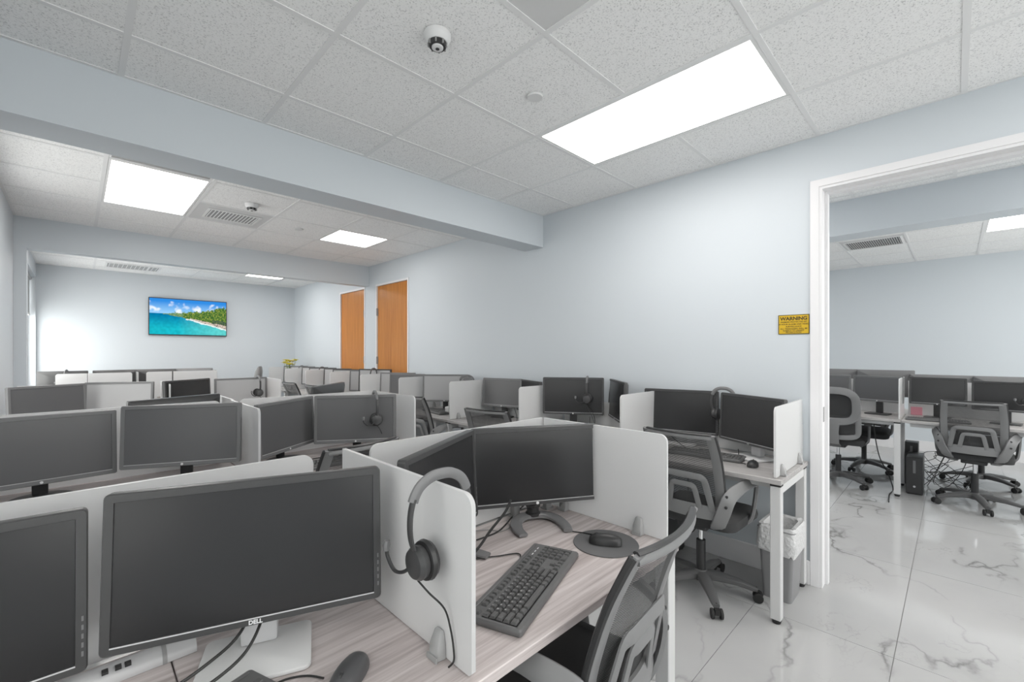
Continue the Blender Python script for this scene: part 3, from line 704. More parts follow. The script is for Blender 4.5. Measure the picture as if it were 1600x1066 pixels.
for (x, y, z, psi, pale, sty, sd, k, n) in WM:
    if k == 1 and n == 2: lb = 'black monitor with a headset hanging on its screen, second wall desk'
    elif k == 3 and n == 2: lb = 'pale reflecting monitor on the fourth wall desk'
    else: lb = '%s monitor on the %s wall desk, %s one of two' % ('pale grey' if pale else 'dark grey' if sty == 'grey' else 'black', ordn[k], 'nearer' if n == 1 else 'farther')
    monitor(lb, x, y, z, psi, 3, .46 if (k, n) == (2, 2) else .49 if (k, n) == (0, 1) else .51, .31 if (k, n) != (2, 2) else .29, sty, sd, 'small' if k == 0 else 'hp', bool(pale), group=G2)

# ------------------------------------------------------------------ chairs
def chair_proto(label):
    o = thing('office_chair', label, 'chair', group='black mesh task chairs')
    hub = obj('hub', MB().lathe((0, 0, 0), [(.028, .060), (.042, .066), (.046, .085), (.040, .115), (.030, .125)], 20), base_m, o)
    for k in range(5):
        a = 2 * pi * k / 5
        lg = obj('leg', MB().sweep([(.03, 0, .095), (.10, 0, .098), (.20, 0, .088), (.275, 0, .070), (.298, 0, .066)], [.034, .033, .027, .021, .017], [.026, .024, .018, .014, .012], 8, up=(0, 0, 1), power=.6), base_m, o, rot=(0, 0, a))
        cs = MB()
        for s in (-1, 1): cs.lathe((.300, s * .014 if s > 0 else -.014 - .018, .0275), [(.016, 0), (.0265, .003), (.0275, .009), (.0265, .015), (.016, .018)], 16, 1)
        cs.box(.288, .318, -.013, .013, .026, .056).cyl((.290, 0, .05), .006, .03, 8)
        obj('caster', cs, rubber_m, lg)
    obj('gas_lift', MB().lathe((0, 0, 0), [(.026, .12), (.026, .30), (.022, .302)], 18), black_m, o)
    obj('piston', MB().cyl((0, 0, .30), .014, .12, 14), chrome_m, o)
    obj('tilt_mechanism', MB().box(-.085, .085, -.14, .12, .405, .440).bevel(.01, 2).sweep([(.06, 0, .42), (.17, .02, .42), (.21, .03, .418)], .006, .006, 6), black_m, o)
    # seat cushion
    L = []
    for z, e, rz_ in ((.440, .02, .06), (.445, .0, .07), (.470, -.006, .075), (.495, .0, .07), (.510, .022, .06), (.514, .06, .05)):
        L.append([(u, v + .05, z - .025 * max(0, (v - .10)) / .13) for u, v in rrect(.485 - 2 * e, .46 - 2 * e, rz_, 5)])
    obj('seat', MB().quadstrip(L), seat_m, o)
    # back frame: two flat side members and bars
    side = [(.165, -.185, .485), (.180, -.190, .56), (.188, -.205, .66), (.190, -.232, .76), (.189, -.265, .86), (.184, -.300, .94), (.180, -.322, .985)]
    fr = MB()
    for s in (-1, 1):
        fr.sweep(smooth_path([(s * (x - .004), y, z) for x, y, z in side], 4), .025, .007, 8, up=(0, -1, .25), power=.55)
    top = [(x, -.318 - .030 * (1 - (x / .182) ** 2), .972) for x in [-.182 + .364 * i / 12 for i in range(13)]]
    fr.sweep(top, .010, .007, 8, up=(0, -1, .25), power=.55)
    obj('back_frame', fr, chairp_m, o)
    for s in (-1, 1): obj('side_trim', MB().sweep(smooth_path([(s * (x + .019), y + .006, z) for x, y, z in side], 4), .008, .010, 6, up=(0, -1, .25)), black_m, o)
    obj('top_trim', MB().sweep([(x, y + .002, z + .016) for x, y, z in top], .006, .010, 6, up=(0, -1, 0)), black_m, o)
    bar = [(x, -.195 - .035 * (1 - (x / .18) ** 2), .545) for x in [-.18 + .36 * i / 12 for i in range(13)]]
    obj('lower_bar', MB().sweep(bar, .038, .009, 8, up=(0, -1, .1), power=.5), chairp_m, o)
    # mesh
    gm_ = MB(); NI, NJ = 12, 14; o0 = []
    def backpt(u, z):
        q = max(0, min(1, (z - .485) / .5)); k = q * (len(side) - 1)
        for i in range(len(side) - 1):
            if side[i][2] <= z <= side[i + 1][2]:
                t_ = (z - side[i][2]) / (side[i + 1][2] - side[i][2]); xw = side[i][0] + t_ * (side[i + 1][0] - side[i][0]); yy = side[i][1] + t_ * (side[i + 1][1] - side[i][1]); break
        else: xw, yy = side[-1][0], side[-1][1]
        return (u * xw, yy - .034 * (1 - u * u) + .006, z)
    for j in range(NJ + 1): gm_.v += [backpt(-1 + 2 * i / NI, .52 + (.97 - .52) * j / NJ) for i in range(NI + 1)]
    for j in range(NJ):
        for i in range(NI): a = j * (NI + 1) + i; gm_.f.append((a, a + 1, a + NI + 2, a + NI + 1))
    obj('back_mesh', gm_, mesh_m, o)
    # lumbar support: two nested rounded trapezoid loops behind the mesh
    lb = MB()
    def trap(w0, w1, z0, z1, r):
        pts = [(-w0, z0), (-w1, z1), (w1, z1), (w0, z0)]; out = []
        for i in range(1, 3):
            a, b, c_ = Vector(pts[i - 1]), Vector(pts[i]), Vector(pts[i + 1])
            d0, d1 = (a - b).normalized(), (c_ - b).normalized()
            for q in range(5):
                t_ = q / 4; out.append((b + d0 * r * (1 - t_) ** 2 + d1 * r * t_ ** 2))
        out = [Vector(pts[0])] + out + [Vector(pts[3])]
        return [Vector((p.x, backpt(max(-1, min(1, p.x / .2)), p.y)[1] - .016, p.y)) for p in out]
    lb.sweep(trap(.150, .118, .560, .745, .03), .018, .005, 8, up=(0, -1, .2), power=.6)
    lb.sweep(trap(.085, .062, .565, .690, .022), .015, .005, 8, up=(0, -1, .2), power=.6)
    obj('lumbar_support', lb, chairp_m, o)
    for s in (-1, 1):
        pth = smooth_path([(s * .135, -.10, .425), (s * .165, -.185, .47), (s * .205, -.215, .56), (s * .232, -.205, .645), (s * .258, -.12, .685), (s * .268, .0, .690), (s * .270, .085, .682), (s * .270, .115, .655), (s * .266, .10, .56), (s * .255, .075, .475), (s * .225, .06, .437)], 5)
        n_ = len(pth); aw = [(.037 if i < n_ * .36 else .028 if i < n_ * .66 else .019) for i in range(n_)]
        aw = [sum(aw[max(0, i - 3):i + 4]) / len(aw[max(0, i - 3):i + 4]) for i in range(n_)]
        ar = obj('armrest', MB().sweep(pth, aw, .011, 8, power=.6), chairp_m, o)
        for z, y_ in ((.60, -.214), (.655, -.206)):
            obj('bolt', MB().lathe((s * .224, y_ - .012, z), [(.008, 0), (.008, -.006), (.005, -.008)], 10, 1), black_m, ar)
    return o
CH = chair_proto('grey and black mesh office chair at the big keyboard desk')
CH.location = (1.012, .815, 0); CH.rotation_euler = (0, 0, R(5))
def chair(label, x, y, heading):
    c_ = copy_tree(CH); c_['label'] = label; c_.location = (x, y, 0); c_.rotation_euler = (0, 0, R(heading - 90))
    return c_
# legs of the base turned per chair afterwards (the base swivels)
def spin(c_, a):
    for ch in kids(c_):
        if ch.name.startswith('leg'): ch.rotation_euler.z += R(a)
bpy.context.view_layer.update()
c1 = chair('mesh office chair pulled up to the first wall desk', 2.665, 1.075, 0); spin(c1, 217 + 90)
c2 = chair('mesh office chair at the second wall desk, turned slightly', 2.50, 2.56, 12)
c3 = chair('mesh office chair at the fourth wall desk beyond second row', 2.66, 3.80, 4)
chair('mesh office chair at the sixth wall desk', 2.50, 5.95, 5)
chair('mesh office chair at the seventh wall desk', 2.46, 6.72, 6)
chair('mesh office chair at the right seat of the second row', .93, 2.30, 98)
chair('mesh office chair behind second row, facing the camera', 1.05, 3.95, 265)
chair('mesh office chair at the right seat of the third row', 1.05, 4.72, 92)
chair('mesh office chair in side room, right of the computer tower', 5.90, -.13, -4)
# high-back chair seen edge-on near the television wall
ex = thing('high_back_chair', 'tall dark chair back standing beyond the third row', 'chair', (1.84, 8.05, 0), R(70))
pf = [(.03, .62), (.055, .70), (.062, .85), (.060, 1.0), (.052, 1.10), (.030, 1.17), (.01, 1.19)]
obj('back_cushion', MB().quadstrip([[(u, v - .20 - (z - .62) * .16, z) for u, v in rrect(.40 * (.75 + .25 * sin(pi * min(1, (i + 1) / 6))), r * 1.6, r * .7, 4)] for i, (r, z) in enumerate(pf)]), chairp_m, ex)
obj('seat', MB().quadstrip([[(u, v + .04, z) for u, v in rrect(.50 - 2 * e, .48 - 2 * e, .07, 4)] for z, e in ((.44, .02), (.46, 0), (.52, 0), (.54, .03))]), seat_m, ex)
obj('back_bracket', MB().sweep([(0, -.10, .43), (0, -.22, .46), (0, -.25, .70)], .04, .01, 8), black_m, ex)
obj('column', MB().cyl((0, 0, .10), .025, .34, 14), black_m, ex)
for k in range(5):
    lg = link('leg', bpy.data.objects['leg'].data if 'leg' in bpy.data.objects else None, ex)
bpy.data.objects  # (leg meshes replaced below)
legmesh = [c for c in kids(CH) if c.name.startswith('leg')][0].data
cast = kids([c for c in kids(CH) if c.name.startswith('leg')][0])[0].data
for k, lg in enumerate([c for c in kids(ex) if c.name.startswith('leg')]):
    lg.data = legmesh; lg.rotation_euler = (0, 0, 2 * pi * k / 5); link('caster', cast, lg)

# ------------------------------------------------------------------ headsets
def headset_proto(label):
    o = thing('headset', label, 'headset', group='call headsets')
    half = [(-.055, 0, -.175), (-.074, 0, -.135), (-.079, 0, -.095), (-.074, 0, -.055), (-.058, 0, -.022), (-.03, 0, -.004), (0, 0, 0)]
    full = half + [(-x, y, z) for x, y, z in half[-2::-1]]
    sp = smooth_path(full, 5); n_ = len(sp)
    a = int(n_ * .27); b = n_ - a
    obj('headband', MB().sweep(sp[a:b], .0125, .0075, 8, up=None), bezel_g, o)
    for s, seg in ((-1, sp[:a + 2]), (1, sp[b - 2:])):
        obj('yoke', MB().sweep(seg, .0095, .0045, 8), bezel_m, o)
        x = s * .060
        cp = obj('ear_cup', MB().lathe((x, 0, -.178), [(.012, s * .016), (.030, s * .012), (.036, s * .002), (.034, -s * .010)], 24, 0), bezel_m, o)
        obj('ear_cushion', MB().lathe((x, 0, -.178), [(.030, -s * .010), (.041, -s * .013), (.043, -s * .022), (.038, -s * .031), (.022, -s * .033)], 24, 0), black_m, cp)
    bp = smooth_path([(-.066, .01, -.185), (-.074, .035, -.205), (-.080, .062, -.208), (-.083, .085, -.185), (-.084, .088, -.165)], 5)
    bm_ = obj('mic_boom', MB().sweep(bp, .004, .004, 6), black_m, o)
    obj('microphone', MB().sweep([(-.084, .088, -.172), (-.084, .088, -.160), (-.083, .087, -.150)], [.007, .009, .006], None, 8), bezel_g, bm_)
    return o
HS = headset_proto('black call headset hung over the front divider, with boom microphone')
HS.location = (.574, .803, DZ + .375 + .014 + .008)
ax = .556
obj('cable', MB().sweep(smooth_path([(-.06, 0, -.215), (-.045, -.02, -.24), (-.02, -.04, -.275), (-.014, -.054, -.315), (-.012, -.062, -.355), (-.012, -.062, -.380), (-.016, -.05, -.3965)], 6), .0022, None, 6), cable_m, HS)
HSN = 0
def headset(label, x, y, z, rz, cable=False):
    c_ = copy_tree(HS); c_['label'] = label; c_.location = (x, y, z); c_.rotation_euler = (0, 0, R(rz)); return c_
headset('headset hanging over right monitor of the second row', 1.40, 2.70, 1.162, 74)
headset('small headset hanging in front of the pale third row monitor', 1.42, 5.41, 1.155, 92)
hk = headset('headset hooked over the corner of the first wall desk monitors', 3.138, 1.115, 1.176, 90)
for ch in list(kids(hk)):             # its microphone is hidden between the screens
    if ch.name.startswith('mic_boom'):
        for q in kids(ch): bpy.data.objects.remove(q)
        bpy.data.objects.remove(ch)
headset('headset hanging on the screen of the second wall desk monitor', 2.985, 2.13, 1.218, 30)
headset('headset arching over the divider before the fourth wall desk', 2.955, 3.665, 1.172, -48)
headset('headset hanging at the sixth wall desk monitor', 2.90, 5.63, 1.195, 30)
headset('headset hanging at the eighth wall desk, nearer the doors', 2.95, 7.55, 1.165, 30)
headset('headset hanging at the ninth wall desk, below the yellow flowers', 2.95, 8.50, 1.165, 30)
headset('headset resting over the left panel of the last row', -.10, 8.50, 1.175, 75)
headset('headset over the monitor in the side room at right edge', 6.04, -.45, 1.16, 10)

# ------------------------------------------------------------------ keyboards, mice, mousepad
def keyboard_geo(cheap=False):
    KW, KD = .452, .158
    body = MB().quadstrip([[(u, v, z) for u, v in rrect(KW - 2 * e, KD - 2 * e, .007, 3)] for z, e in ((0, .003), (.004, 0), (.014, 0), (.018, .003))])
    keys = []
    U = .0190
    x0, y0 = -KW / 2 + .012, KD / 2 - .030
    def row(y, items, x):
        for wd in items:
            if wd > 0: keys.append((x + wd * U / 2, y, wd * U - .0032, .0158))
            x += abs(wd) * U
    yy = y0
    row(yy, [1, -1, 1, 1, 1, 1, -.5, 1, 1, 1, 1, -.5, 1, 1, 1, 1], x0)
    row(yy, [1, 1, 1], x0 + 15.25 * U)
    ys = [yy - .025 - U * k for k in range(5)]
    row(ys[0], [1] * 13 + [2], x0); row(ys[1], [1.5] + [1] * 12 + [1.5], x0); row(ys[2], [1.75] + [1] * 11 + [2.25], x0)
    row(ys[3], [2.25] + [1] * 10 + [2.75], x0); row(ys[4], [1.25, 1.25, 1.25, 6.25, 1.25, 1.25, 1.25, 1.25], x0)
    xn = x0 + 15.25 * U
    row(ys[0], [1, 1, 1], xn); row(ys[1], [1, 1, 1], xn); row(ys[3], [-1, 1], xn); row(ys[4], [1, 1, 1], xn)
    xp = xn + 3.25 * U
    for k in range(4): row(ys[k], [1, 1, 1], xp)
    row(ys[4], [2, 1], xp)
    keys.append((xp + 3.5 * U, ys[0], U - .0032, .0158)); keys.append((xp + 3.5 * U, (ys[1] + ys[2]) / 2, U - .0032, .0158 + U)); keys.append((xp + 3.5 * U, (ys[3] + ys[4]) / 2, U - .0032, .0158 + U))
    return KW, KD, body, keys
def keymb(w_, d, x=0, y=0, z=0):
    return [[(x + sx * (w_ / 2 - e), y + sy * (d / 2 - e), z + h) for sx, sy in ((-1, -1), (1, -1), (1, 1), (-1, 1))] for h, e in ((0, 0), (.004, .0012), (.0068, .0026))]
KW, KD, kbody, kkeys = keyboard_geo()
kbm = kbody.mesh('body', kb_m); kc = {}
def keyboard(label, x, y, z, rz, detail):
    o = thing('keyboard', label, 'keyboard', (x, y, z), R(rz))
    b_ = link('body', kbm, o)
    tilt = MB().box(-KW / 2 + .012, KW / 2 - .012, KD / 2 - .016, KD / 2 - .006, .0175, .0215)
    obj('function_strip', tilt.bevel(.002, 1), kb_m, o)
    if detail:
        for kx, ky, kw, kd in kkeys:
            q = (round(kw, 4), round(kd, 4))
            if q not in kc: kc[q] = MB().quadstrip(keymb(*q)).mesh('key', key_m, False)
            link('key', kc[q], o, (kx, ky, .0175))
        obj('wells', MB().box(-KW / 2 + .010, -KW / 2 + .010 + 15.2 * .019, -.064, .033, .0176, .0180), black_m, o, smooth=False)
        rows = [('QWERTYUIOP', 1), ('ASDFGHJKL', 2), ('ZXCVBNM', 3), ('1234567890', 0)]
        st_ = {0: 1.5, 1: 2.0, 2: 2.25, 3: 2.75}; lm = []
        x0, y0 = -KW / 2 + .012, KD / 2 - .030
        bmj = bmesh.new()
        for s_, r_ in rows:
            for i, ch in enumerate(s_):
                me_ = text_mesh(ch, .006, logo_m, 0)
                me_.transform(Matrix.Translation((x0 + (st_[r_] + i) * .019 - .002, y0 - .025 - .019 * r_ + .0015, .02465))); bmj.from_mesh(me_); bpy.data.meshes.remove(me_)
        me_ = bpy.data.meshes.new('key_lettering'); bmj.to_mesh(me_); bmj.free(); me_.materials.append(logo_m)
        q = link('key_lettering', me_, o); q['kind'] = 'stuff'
        for i in range(3): obj('indicator', MB().box(KW / 2 - .085 + i * .022, KW / 2 - .073 + i * .022, KD / 2 - .030, KD / 2 - .027, .018, .0184), logo_m, o, smooth=False)
    else:
        mb = MB()
        for kx, ky, kw, kd in kkeys: mb.quadstrip(keymb(kw, kd, kx, ky, .0175))
        obj('keys', mb, key_m, o, smooth=False)
    return o
keyboard('full size black keyboard on the desk beside the round mousepad', .917, .857, DZ + .001, 19.5, True)
keyboard('dark keyboard corner at the bottom edge under nearest monitor', .066, .869, DZ + .001, 19, False)
keyboard('keyboard on the first wall desk behind the chair back', 2.86, 1.13, DZ + .001, -84, False)
keyboard('keyboard on the fourth wall desk below the pale monitor', 2.82, 4.02, DZ + .001, -100, False)
keyboard('keyboard at the right seat of the second row', 1.06, 2.62, DZ + .001, 4, False)
keyboard('keyboard on the side room desk left of the chair', 5.86, .12, DZ + .001, -88, False)
def mouse(label, x, y, z, rz, m_):
    o = thing('computer_mouse', label, 'mouse', (x, y, z), R(rz))
    L = []
    for i in range(11):
        v = i / 10; yy = .056 * cos(pi * v); hw = .030 * (sin(pi * min(.97, max(.03, v)))) ** .45; h = .034 * (sin(pi * min(.96, max(.05, v * .86 + .06)))) ** .7
        L.append([(hw * cos(a), yy, max(0, .001 + (h - .001) * max(0, sin(a)) ** .8)) for a in [pi * q / 10 for q in range(11)]])
    obj('shell', MB().quadstrip(L), m_, o)
    obj('scroll_wheel', MB().lathe((-.003, .030, .0268), [(.006, 0), (.0075, .001), (.0075, .005), (.006, .006)], 14, 0), black_m, o)
    obj('button_seam', MB().box(-.0005, .0005, .010, .048, .018, .0315).xf(Matrix.Rotation(R(-18), 4, 'X')), black_m, o, smooth=False)
    return o
mouse('grey mouse on the desk below the nearest monitor', .393, .868, DZ + .001, 128, mouse_m)
mp = thing('mouse_pad', 'round dark mousepad under the black mouse', 'mousepad', (1.308, .856, DZ + .0005))
obj('pad', MB().lathe((0, 0, 0), [(.111, 0), (.112, .001), (.111, .0028), (.108, .003)], 48), pad_m, mp)
mouse('black mouse on the round mousepad', 1.302, .853, DZ + .0042, 30, black_m)
mouse('mouse on the first wall desk beside the divider', 2.80, .83, DZ + .001, -80, black_m)

# ------------------------------------------------------------------ cables on and around the desks
def cable(label, pts, r=.0022, m_=cable_m):
    return tag(obj('cable', MB().sweep(smooth_path(pts, 6), r, None, 6), m_), label, 'cable', 'loose cables')
zc_ = DZ + .004
cable('mouse cable curving from the monitor stand to the round mousepad', [(1.35, 1.213, zc_), (1.372, 1.173, zc_), (1.352, 1.111, zc_), (1.312, 1.049, zc_), (1.30, 1.0, zc_), (1.316, .962, zc_), (1.318, .905, zc_ + .008)])
cable('keyboard cable lying left of the big keyboard', [(.80, 1.12, zc_), (.915, 1.077, zc_), (.968, 1.046, zc_), (1.031, 1.01, zc_), (1.0, .972, zc_)])
cable('thick black video cable behind the divider hanging from the angled monitor', [(1.085, 1.10, .905), (1.069, 1.10, .881), (1.046, 1.10, .86), (.99, 1.10, .825), (.93, 1.09, .79), (.86, 1.08, zc_ + .002)], .0045)
cable('black cable looping behind the horseshoe stand', [(1.0, 1.186, zc_), (1.096, 1.185, zc_), (1.176, 1.217, zc_), (1.24, 1.25, zc_), (1.33, 1.25, .80), (1.385, 1.20, .84)], .003)
cable('thin grey cable beside the back panel behind the horseshoe stand', [(1.05, 1.25, zc_), (1.089, 1.223, zc_), (1.112, 1.182, zc_), (1.161, 1.185, zc_), (1.20, 1.24, zc_)], .0016, steel_d)
cable('upper black cable left of the white monitor foot', [(.285, 1.125, .86), (.266, 1.10, .83), (.235, 1.08, .808), (.186, 1.06, .796), (.136, 1.05, .785), (.05, 1.04, .775)], .0032)
cable('lower black cable left of the white monitor foot', [(.305, 1.11, .86), (.285, 1.07, .83), (.25, 1.04, .80), (.20, 1.02, .785), (.14, 1.01, .778), (.05, 1.02, .772)], .0032)
cable('mouse cable running under the nearest monitor', [(.355, .90, DZ + .006), (.335, .935, DZ + .003), (.30, .955, DZ + .003), (.26, .955, DZ + .003)])
cable('pair of cables along the second row desk, left seat', [(-.2, 2.60, DZ + .004), (0, 2.64, DZ + .004), (.15, 2.62, DZ + .004), (.35, 2.66, DZ + .004), (.48, 2.60, DZ + .004), (.58, 2.63, DZ + .004)], .0022)
cable('cable curled on the second row desk right of the divider', [(.78, 2.80, zc_), (.86, 2.70, zc_), (.95, 2.72, zc_), (1.04, 2.80, zc_), (1.12, 2.78, zc_)], .003)
cable('cable below the second wall desk monitor', [(2.95, 2.08, .90), (2.88, 2.03, .84), (2.83, 1.96, zc_)], .0022)
cable('headset cable hanging across the second wall desk monitor', [(2.945, 2.115, 1.03), (2.90, 2.06, .97), (2.87, 2.0, .91), (2.87, 1.94, zc_)], .0018)
cable('cable beside the third wall desk monitor stand', [(3.05, 3.05, .88), (3.02, 2.98, .80), (2.95, 2.93, zc_), (2.88, 3.0, zc_)], .0025)
cable('cable arching over the first wall desk above the keyboard', [(3.0, 1.42, .83), (2.97, 1.36, .80), (2.96, 1.27, zc_), (2.98, 1.18, .775), (2.99, 1.12, zc_)], .003)
cable('black cable from mouse to the first wall desk monitor foot', [(2.81, .87, zc_), (2.82, .95, zc_), (2.90, .99, zc_), (2.98, .97, zc_), (3.02, .98, .80)], .0025)
cable('tangled cable hanging below the first wall desk', [(3.12, 1.35, .70), (3.05, 1.32, .52), (2.98, 1.28, .36), (2.97, 1.20, .26), (3.02, 1.15, .34), (3.08, 1.22, .30), (3.10, 1.30, .16), (3.12, 1.36, .12)], .003)
# silver cable duct along the front row's back panel
dc = thing('cable_duct', 'silver rounded cable duct lying under the nearest monitor', 'cable duct', (.02, 1.215, DZ + .001), R(0))
obj('duct_body', MB().prism([(-.028, 0), (.028, 0), (.027, .012), (.018, .022), (0, .027), (-.018, .022), (-.027, .012)], -.42, .17, 0), silver_m, dc)
obj('duct_joint', MB().prism([(-.029, 0), (.029, 0), (.028, .0125), (.019, .023), (0, .028), (-.019, .023), (-.028, .0125)], .11, .118, 0), steel_d, dc)
for x in (.015, .035, .05): obj('socket', MB().box(x, x + .010, -.021, -.008, .0205, .026), black_m, dc, smooth=False)
# grey posts at the back of the keyboard desk
for (x, y, lb) in ((1.262, 1.255, 'grey clamp post behind the horseshoe stand, left one'), (1.425, 1.225, 'grey clamp post near the aisle corner of front row')):
    o = thing('panel_clamp', lb, 'clamp', (x, y, DZ + .001)); L = [[(u, v, z) for u, v in rrect(.034 - 2 * e, .026 - 2 * e, .005, 3)] for z, e in ((0, 0), (.06, 0), (.085, .003), (.09, .007))]
    obj('post', MB().quadstrip(L), clamp_m, o)
    obj('foot', MB().box(-.022, .022, -.018, .018, 0, .006), clamp_m, o, smooth=False)

# ------------------------------------------------------------------ litter bin, computer towers, small things
bn = thing('litter_bin', 'grey bin with a white plastic bag under end of the wall desks', 'bin', (2.955, .722, 0))
def brect(w_, d, z, r=.02): return [(u, v, z) for u, v in rrect(w_, d, r, 4)]
obj('bin_body', MB().quadstrip([brect(.20, .145, 0), brect(.20, .145, .004), brect(.245, .185, .40), brect(.255, .195, .405), brect(.250, .190, .410), brect(.237, .177, .404), brect(.19, .135, .01)], True, True, True), bin_m, bn)
random.seed(3)
bag = MB(); L = []
for z, e in ((.27, .016), (.30, .022), (.36, .016), (.405, .012), (.425, .006), (.42, -.012), (.36, -.02), (.25, -.03), (.12, -.05)):
    L.append([(u * (1 + random.uniform(-.015, .015)), v * (1 + random.uniform(-.02, .02)), zz + (random.uniform(-.012, .012) if z < .42 else random.uniform(-.008, .012))) for u, v, zz in brect(.225 + 2 * e + .05 * (z - .3), .165 + 2 * e + .05 * (z - .3), z, .03)])
obj('bin_bag', bag.quadstrip(L, True, False, True), bag_m, bn)
def tower(label, x, y, rz, W=.10, D=.36, H=.36):
    o = thing('computer_tower', label, 'computer', (x, y, 0), R(rz))
    obj('case', MB().box(-D / 2, D / 2, -W / 2, W / 2, .008, H).bevel(.004, 2), bezel_m, o)
    f = obj('front_panel', MB().box(-D / 2 - .012, -D / 2, -W / 2, W / 2, .010, H - .002).bevel(.003, 1), black_m, o)
    obj('drive_slot', MB().box(-D / 2 - .0135, -D / 2 - .012, -.010, .010, H * .58, H * .92), bezel_g, f, smooth=False)
    obj('power_button', MB().lathe((-D / 2 - .012, 0, H * .22), [(.010, 0), (.010, -.003), (.008, -.004)], 14, 0), silver_m, f)
    for sx in (-1, 1):
        for sy in (-1, 1): obj('foot', MB().cyl((sx * D * .42, sy * W * .38, 0), .010, .009, 10), rubber_m, o)
tower('slim black computer tower on the side room floor by desk leg', 6.11, .285, 0, .125, .34, .37)
tower('dark computer tower on the floor beneath the first wall desk', 2.98, 1.44, 0, .12, .30, .36)
tower('second computer tower standing behind the slim black one', 6.46, .33, 0, .11, .16, .45)
wb = thing('power_adapter', 'small white adapter box below the pale fourth wall desk monitor', 'adapter', (2.86, 3.86, DZ + .001), R(20))
obj('box', MB().box(-.035, .035, -.025, .025, 0, .075).bevel(.006, 2), white_m, wb)
obj('cord', MB().sweep(smooth_path([(0, 0, .075), (.0, -.03, .10), (.03, -.045, .085), (.05, -.03, .11)], 5), .003, None, 6), cable_m, wb)
fw_ = thing('flower_pot', 'yellow flowers above the far wall desks', 'flowers', (2.84, 8.80, DZ + .001))
obj('pot', MB().lathe((0, 0, 0), [(.045, 0), (.05, .01), (.06, .12), (.062, .13), (.054, .125)], 18), white_m, fw_)
random.seed(11)
for k in range(16):
    a, r, z = random.uniform(0, 2 * pi), random.uniform(0, .11), random.uniform(.41, .51)
    x, y = r * cos(a), r * sin(a)
    s_ = obj('stem', MB().sweep(smooth_path([(0, 0, .11), (x * .3, y * .3, .25), (x, y, z - .01)], 4), .003, None, 5), leaf_m, fw_)
    fm = MB()
    for p in range(7):
        b = 2 * pi * p / 7; fm.sweep([(x, y, z), (x + .03 * cos(b), y + .03 * sin(b), z + .022), (x + .055 * cos(b), y + .055 * sin(b), z + .020)], [.006, .018, .007], .003, 6, up=(0, 0, 1))
    obj('flower', fm, petal_m, s_)

# ------------------------------------------------------------------ side room furniture
desk('desk', 'double desk in the side room, end by the computer tower, left half', 5.72, 6.30, .37, 1.33, 'x-', desk_y, 'side room desks', (1, 1))
desk('desk', 'double desk in the side room, right half behind the chair', 5.72, 6.30, -.60, .37, 'x-', desk_y, 'side room desks', (1, 0))
desk('desk', 'far side of the double desk in the side room', 6.32, 6.90, -.60, 1.33, 'x+', desk_y, 'side room desks', (1, 1))
divider('desk_divider', 'white divider in the side room between two seats', .55, 'x', 5.74, .385, h=.40, group='side room dividers')
divider('back_panel', 'white back panel of the side room desk, left half', .93, 'y', 6.31, .40, h=.36, group='side room dividers', round0=False)
divider('back_panel', 'white back panel of the side room desk, right half', .93, 'y', 6.31, -.58, h=.36, group='side room dividers', round0=False)
monitor('side room monitor farthest left behind the ring-back chair', 6.08, 1.03, 1.03, -172, 3, .44, .275, 'grey', 'rect', 'hp', group=G3)
monitor('side room monitor second from left, left of the white divider', 6.08, .585, 1.03, 165, 3, .44, .275, 'grey', 'rect', 'hp', group=G3)
monitor('side room monitor just right of the white divider', 6.12, .125, 1.03, 178, 3, .42, .275, 'black', 'rect', 'hp', group=G3)
monitor('side room monitor at the right edge, partly behind a headset', 6.06, -.33, 1.012, 172, 3, .44, .275, 'black', 'rect', 'hp', group=G3)
for y, lb in ((1.05, 'farthest left'), (.56, 'left of the white divider'), (.10, 'right of the white divider'), (-.38, 'at the right edge')):
    monitor('side room monitor turned away, peeking above the one %s' % lb, 6.56, y, 1.07 if y > .3 else 1.03, 4, 3, .50, .30, 'grey', 'rect', 'hp', group=G3)
# ring-back chair
rc = thing('ring_back_chair', 'office chair with an oval framed back, left in the side room', 'chair', (5.93, .90, 0), R(-90))
ov = [(.235 * cos(a) * (1 if sin(a) > -.3 else .93), sin(a)) for a in [2 * pi * i / 28 for i in range(28)]]
def sup(a, p): c_, s_ = cos(a), sin(a); return math.copysign(abs(c_) ** p, c_), math.copysign(abs(s_) ** p, s_)
def rby(z): return -.225 - .11 * (z - .55) / .5
rp = []
for i in range(32):
    c_, s_ = sup(2 * pi * i / 32, .65); z = .86 + .165 * s_; rp.append((.195 * c_, rby(z) - .02 * (1 - abs(c_)), z))
obj('back_ring', MB().sweep(rp, .038, .013, 8, up=(0, -1, .2), closed=True, power=.6), chairp_m, rc)
fan = MB(); fan.v = [(0, rby(.86) + .0, .86)] + [(x * .9, y + .012, .86 + (z - .86) * .9) for x, y, z in rp]; fan.f = [(0, i + 1, (i + 1) % 32 + 1) for i in range(32)]
obj('back_mesh', fan, seat_m, rc)
lowr = smooth_path([(-.20, rby(.80), .80), (-.205, rby(.66), .66), (-.19, rby(.55), .56), (-.10, rby(.52) - .02, .53), (.10, rby(.52) - .02, .53), (.19, rby(.55), .56), (.205, rby(.66), .66), (.20, rby(.80), .80)], 4)
obj('lower_ring', MB().sweep(lowr, .026, .012, 8, up=(0, -1, .2), power=.6), chairp_m, rc)
obj('spine', MB().sweep([(0, rby(.72) - .02, .72), (0, rby(.58) - .04, .58), (0, -.235, .46), (0, -.15, .42)], [.06, .045, .045, .05], .014, 8, up=(0, -1, .2), power=.6), chairp_m, rc)
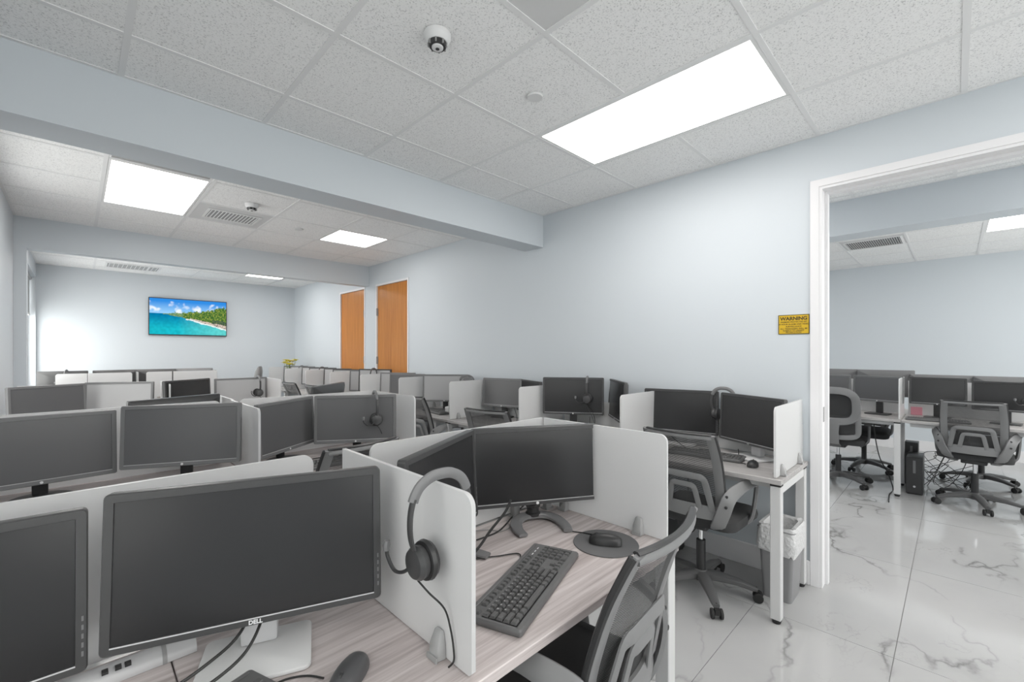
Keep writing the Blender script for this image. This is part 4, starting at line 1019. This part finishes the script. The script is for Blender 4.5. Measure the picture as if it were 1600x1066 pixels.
lm_ = MB(); lm_.v = [(x, rby(z) - .004, z) for z in (.56, .66, .76) for x in (-.19, -.06, .06, .19)]; lm_.f = [(r * 4 + i, r * 4 + i + 1, r * 4 + i + 5, r * 4 + i + 4) for r in range(2) for i in range(3)]
obj('lumbar_mesh', lm_, mesh_m, rc)
for c_ in kids(CH):
    if c_.name.split('.')[0] in ('seat', 'gas_lift', 'piston', 'hub', 'leg', 'tilt_mechanism', 'armrest'):
        if c_.name.startswith('armrest'): continue
        q = copy_tree(c_, rc)
        if q.name.startswith('leg'): q.rotation_euler.z += R(36)
for s in (-1, 1):
    ar = obj('armrest', MB().sweep(smooth_path([(s * .20, -.10, .43), (s * .265, -.08, .50), (s * .272, -.07, .62), (s * .27, -.06, .665)], 4), .018, .010, 8, power=.6), base_m, rc)
    obj('arm_pad', MB().sweep([(s * .27, -.15, .672), (s * .27, -.05, .68), (s * .27, .09, .672)], .032, .012, 10, up=(0, 0, 1), power=.6), black_m, ar)
chair('mesh office chair on the far side of the side room desk, left', 6.82, .78, 182)
chair('mesh office chair on the far side of the side room desk, right', 6.90, -.20, 178)
wbk = thing('wire_basket', 'black wire basket on the side room floor at doorway edge', 'basket', (6.75, 1.22, 0))
wm = MB()
for z in (.01, .07, .13, .19, .25): wm.sweep([(u, v, z) for u, v in rrect(.22, .18, .02, 3)], .003, None, 5, up=(0, 0, 1), closed=True)
obj('rings', wm, black_m, wbk)
for i, (u, v) in enumerate(rrect(.22, .18, .02, 1)): obj('upright', MB().cyl((u, v, .0), .003, .255, 6), black_m, wbk)
for x in (-.07, 0, .07): obj('upright', MB().cyl((x, -.09, .0), .003, .255, 6), black_m, wbk); obj('upright', MB().cyl((x, .09, 0), .003, .255, 6), black_m, wbk)
pk = tag(obj('paper_pad', MB().box(6.285, 6.30, .24, .33, DZ + .001, DZ + .085).bevel(.001, 1), pink_m), 'pink paper standing on the side room desk behind keyboard', 'paper')
cable('black cable trailing from the side room desk down to the floor', [(6.1, .62, .73), (6.08, .60, .50), (6.05, .56, .30), (6.1, .50, .14), (6.0, .45, .006), (5.75, .46, .006), (5.45, .44, .006)], .005)
random.seed(5); tg = MB()
for k in range(6):
    pts = [(6.30, .28, .25 + .03 * (k % 3))]
    for q in range(5): pts.append((random.uniform(6.15, 6.55), random.uniform(-.15, .25), random.uniform(.03, .38)))
    pts.append((6.5, random.uniform(-.25, 0), .70)); tg.sweep(smooth_path(pts, 6), .003, None, 6)
tag(obj('cable_tangle', tg, cable_m), 'tangle of black cables under the side room desk beside the tower', 'cable', kind='stuff')
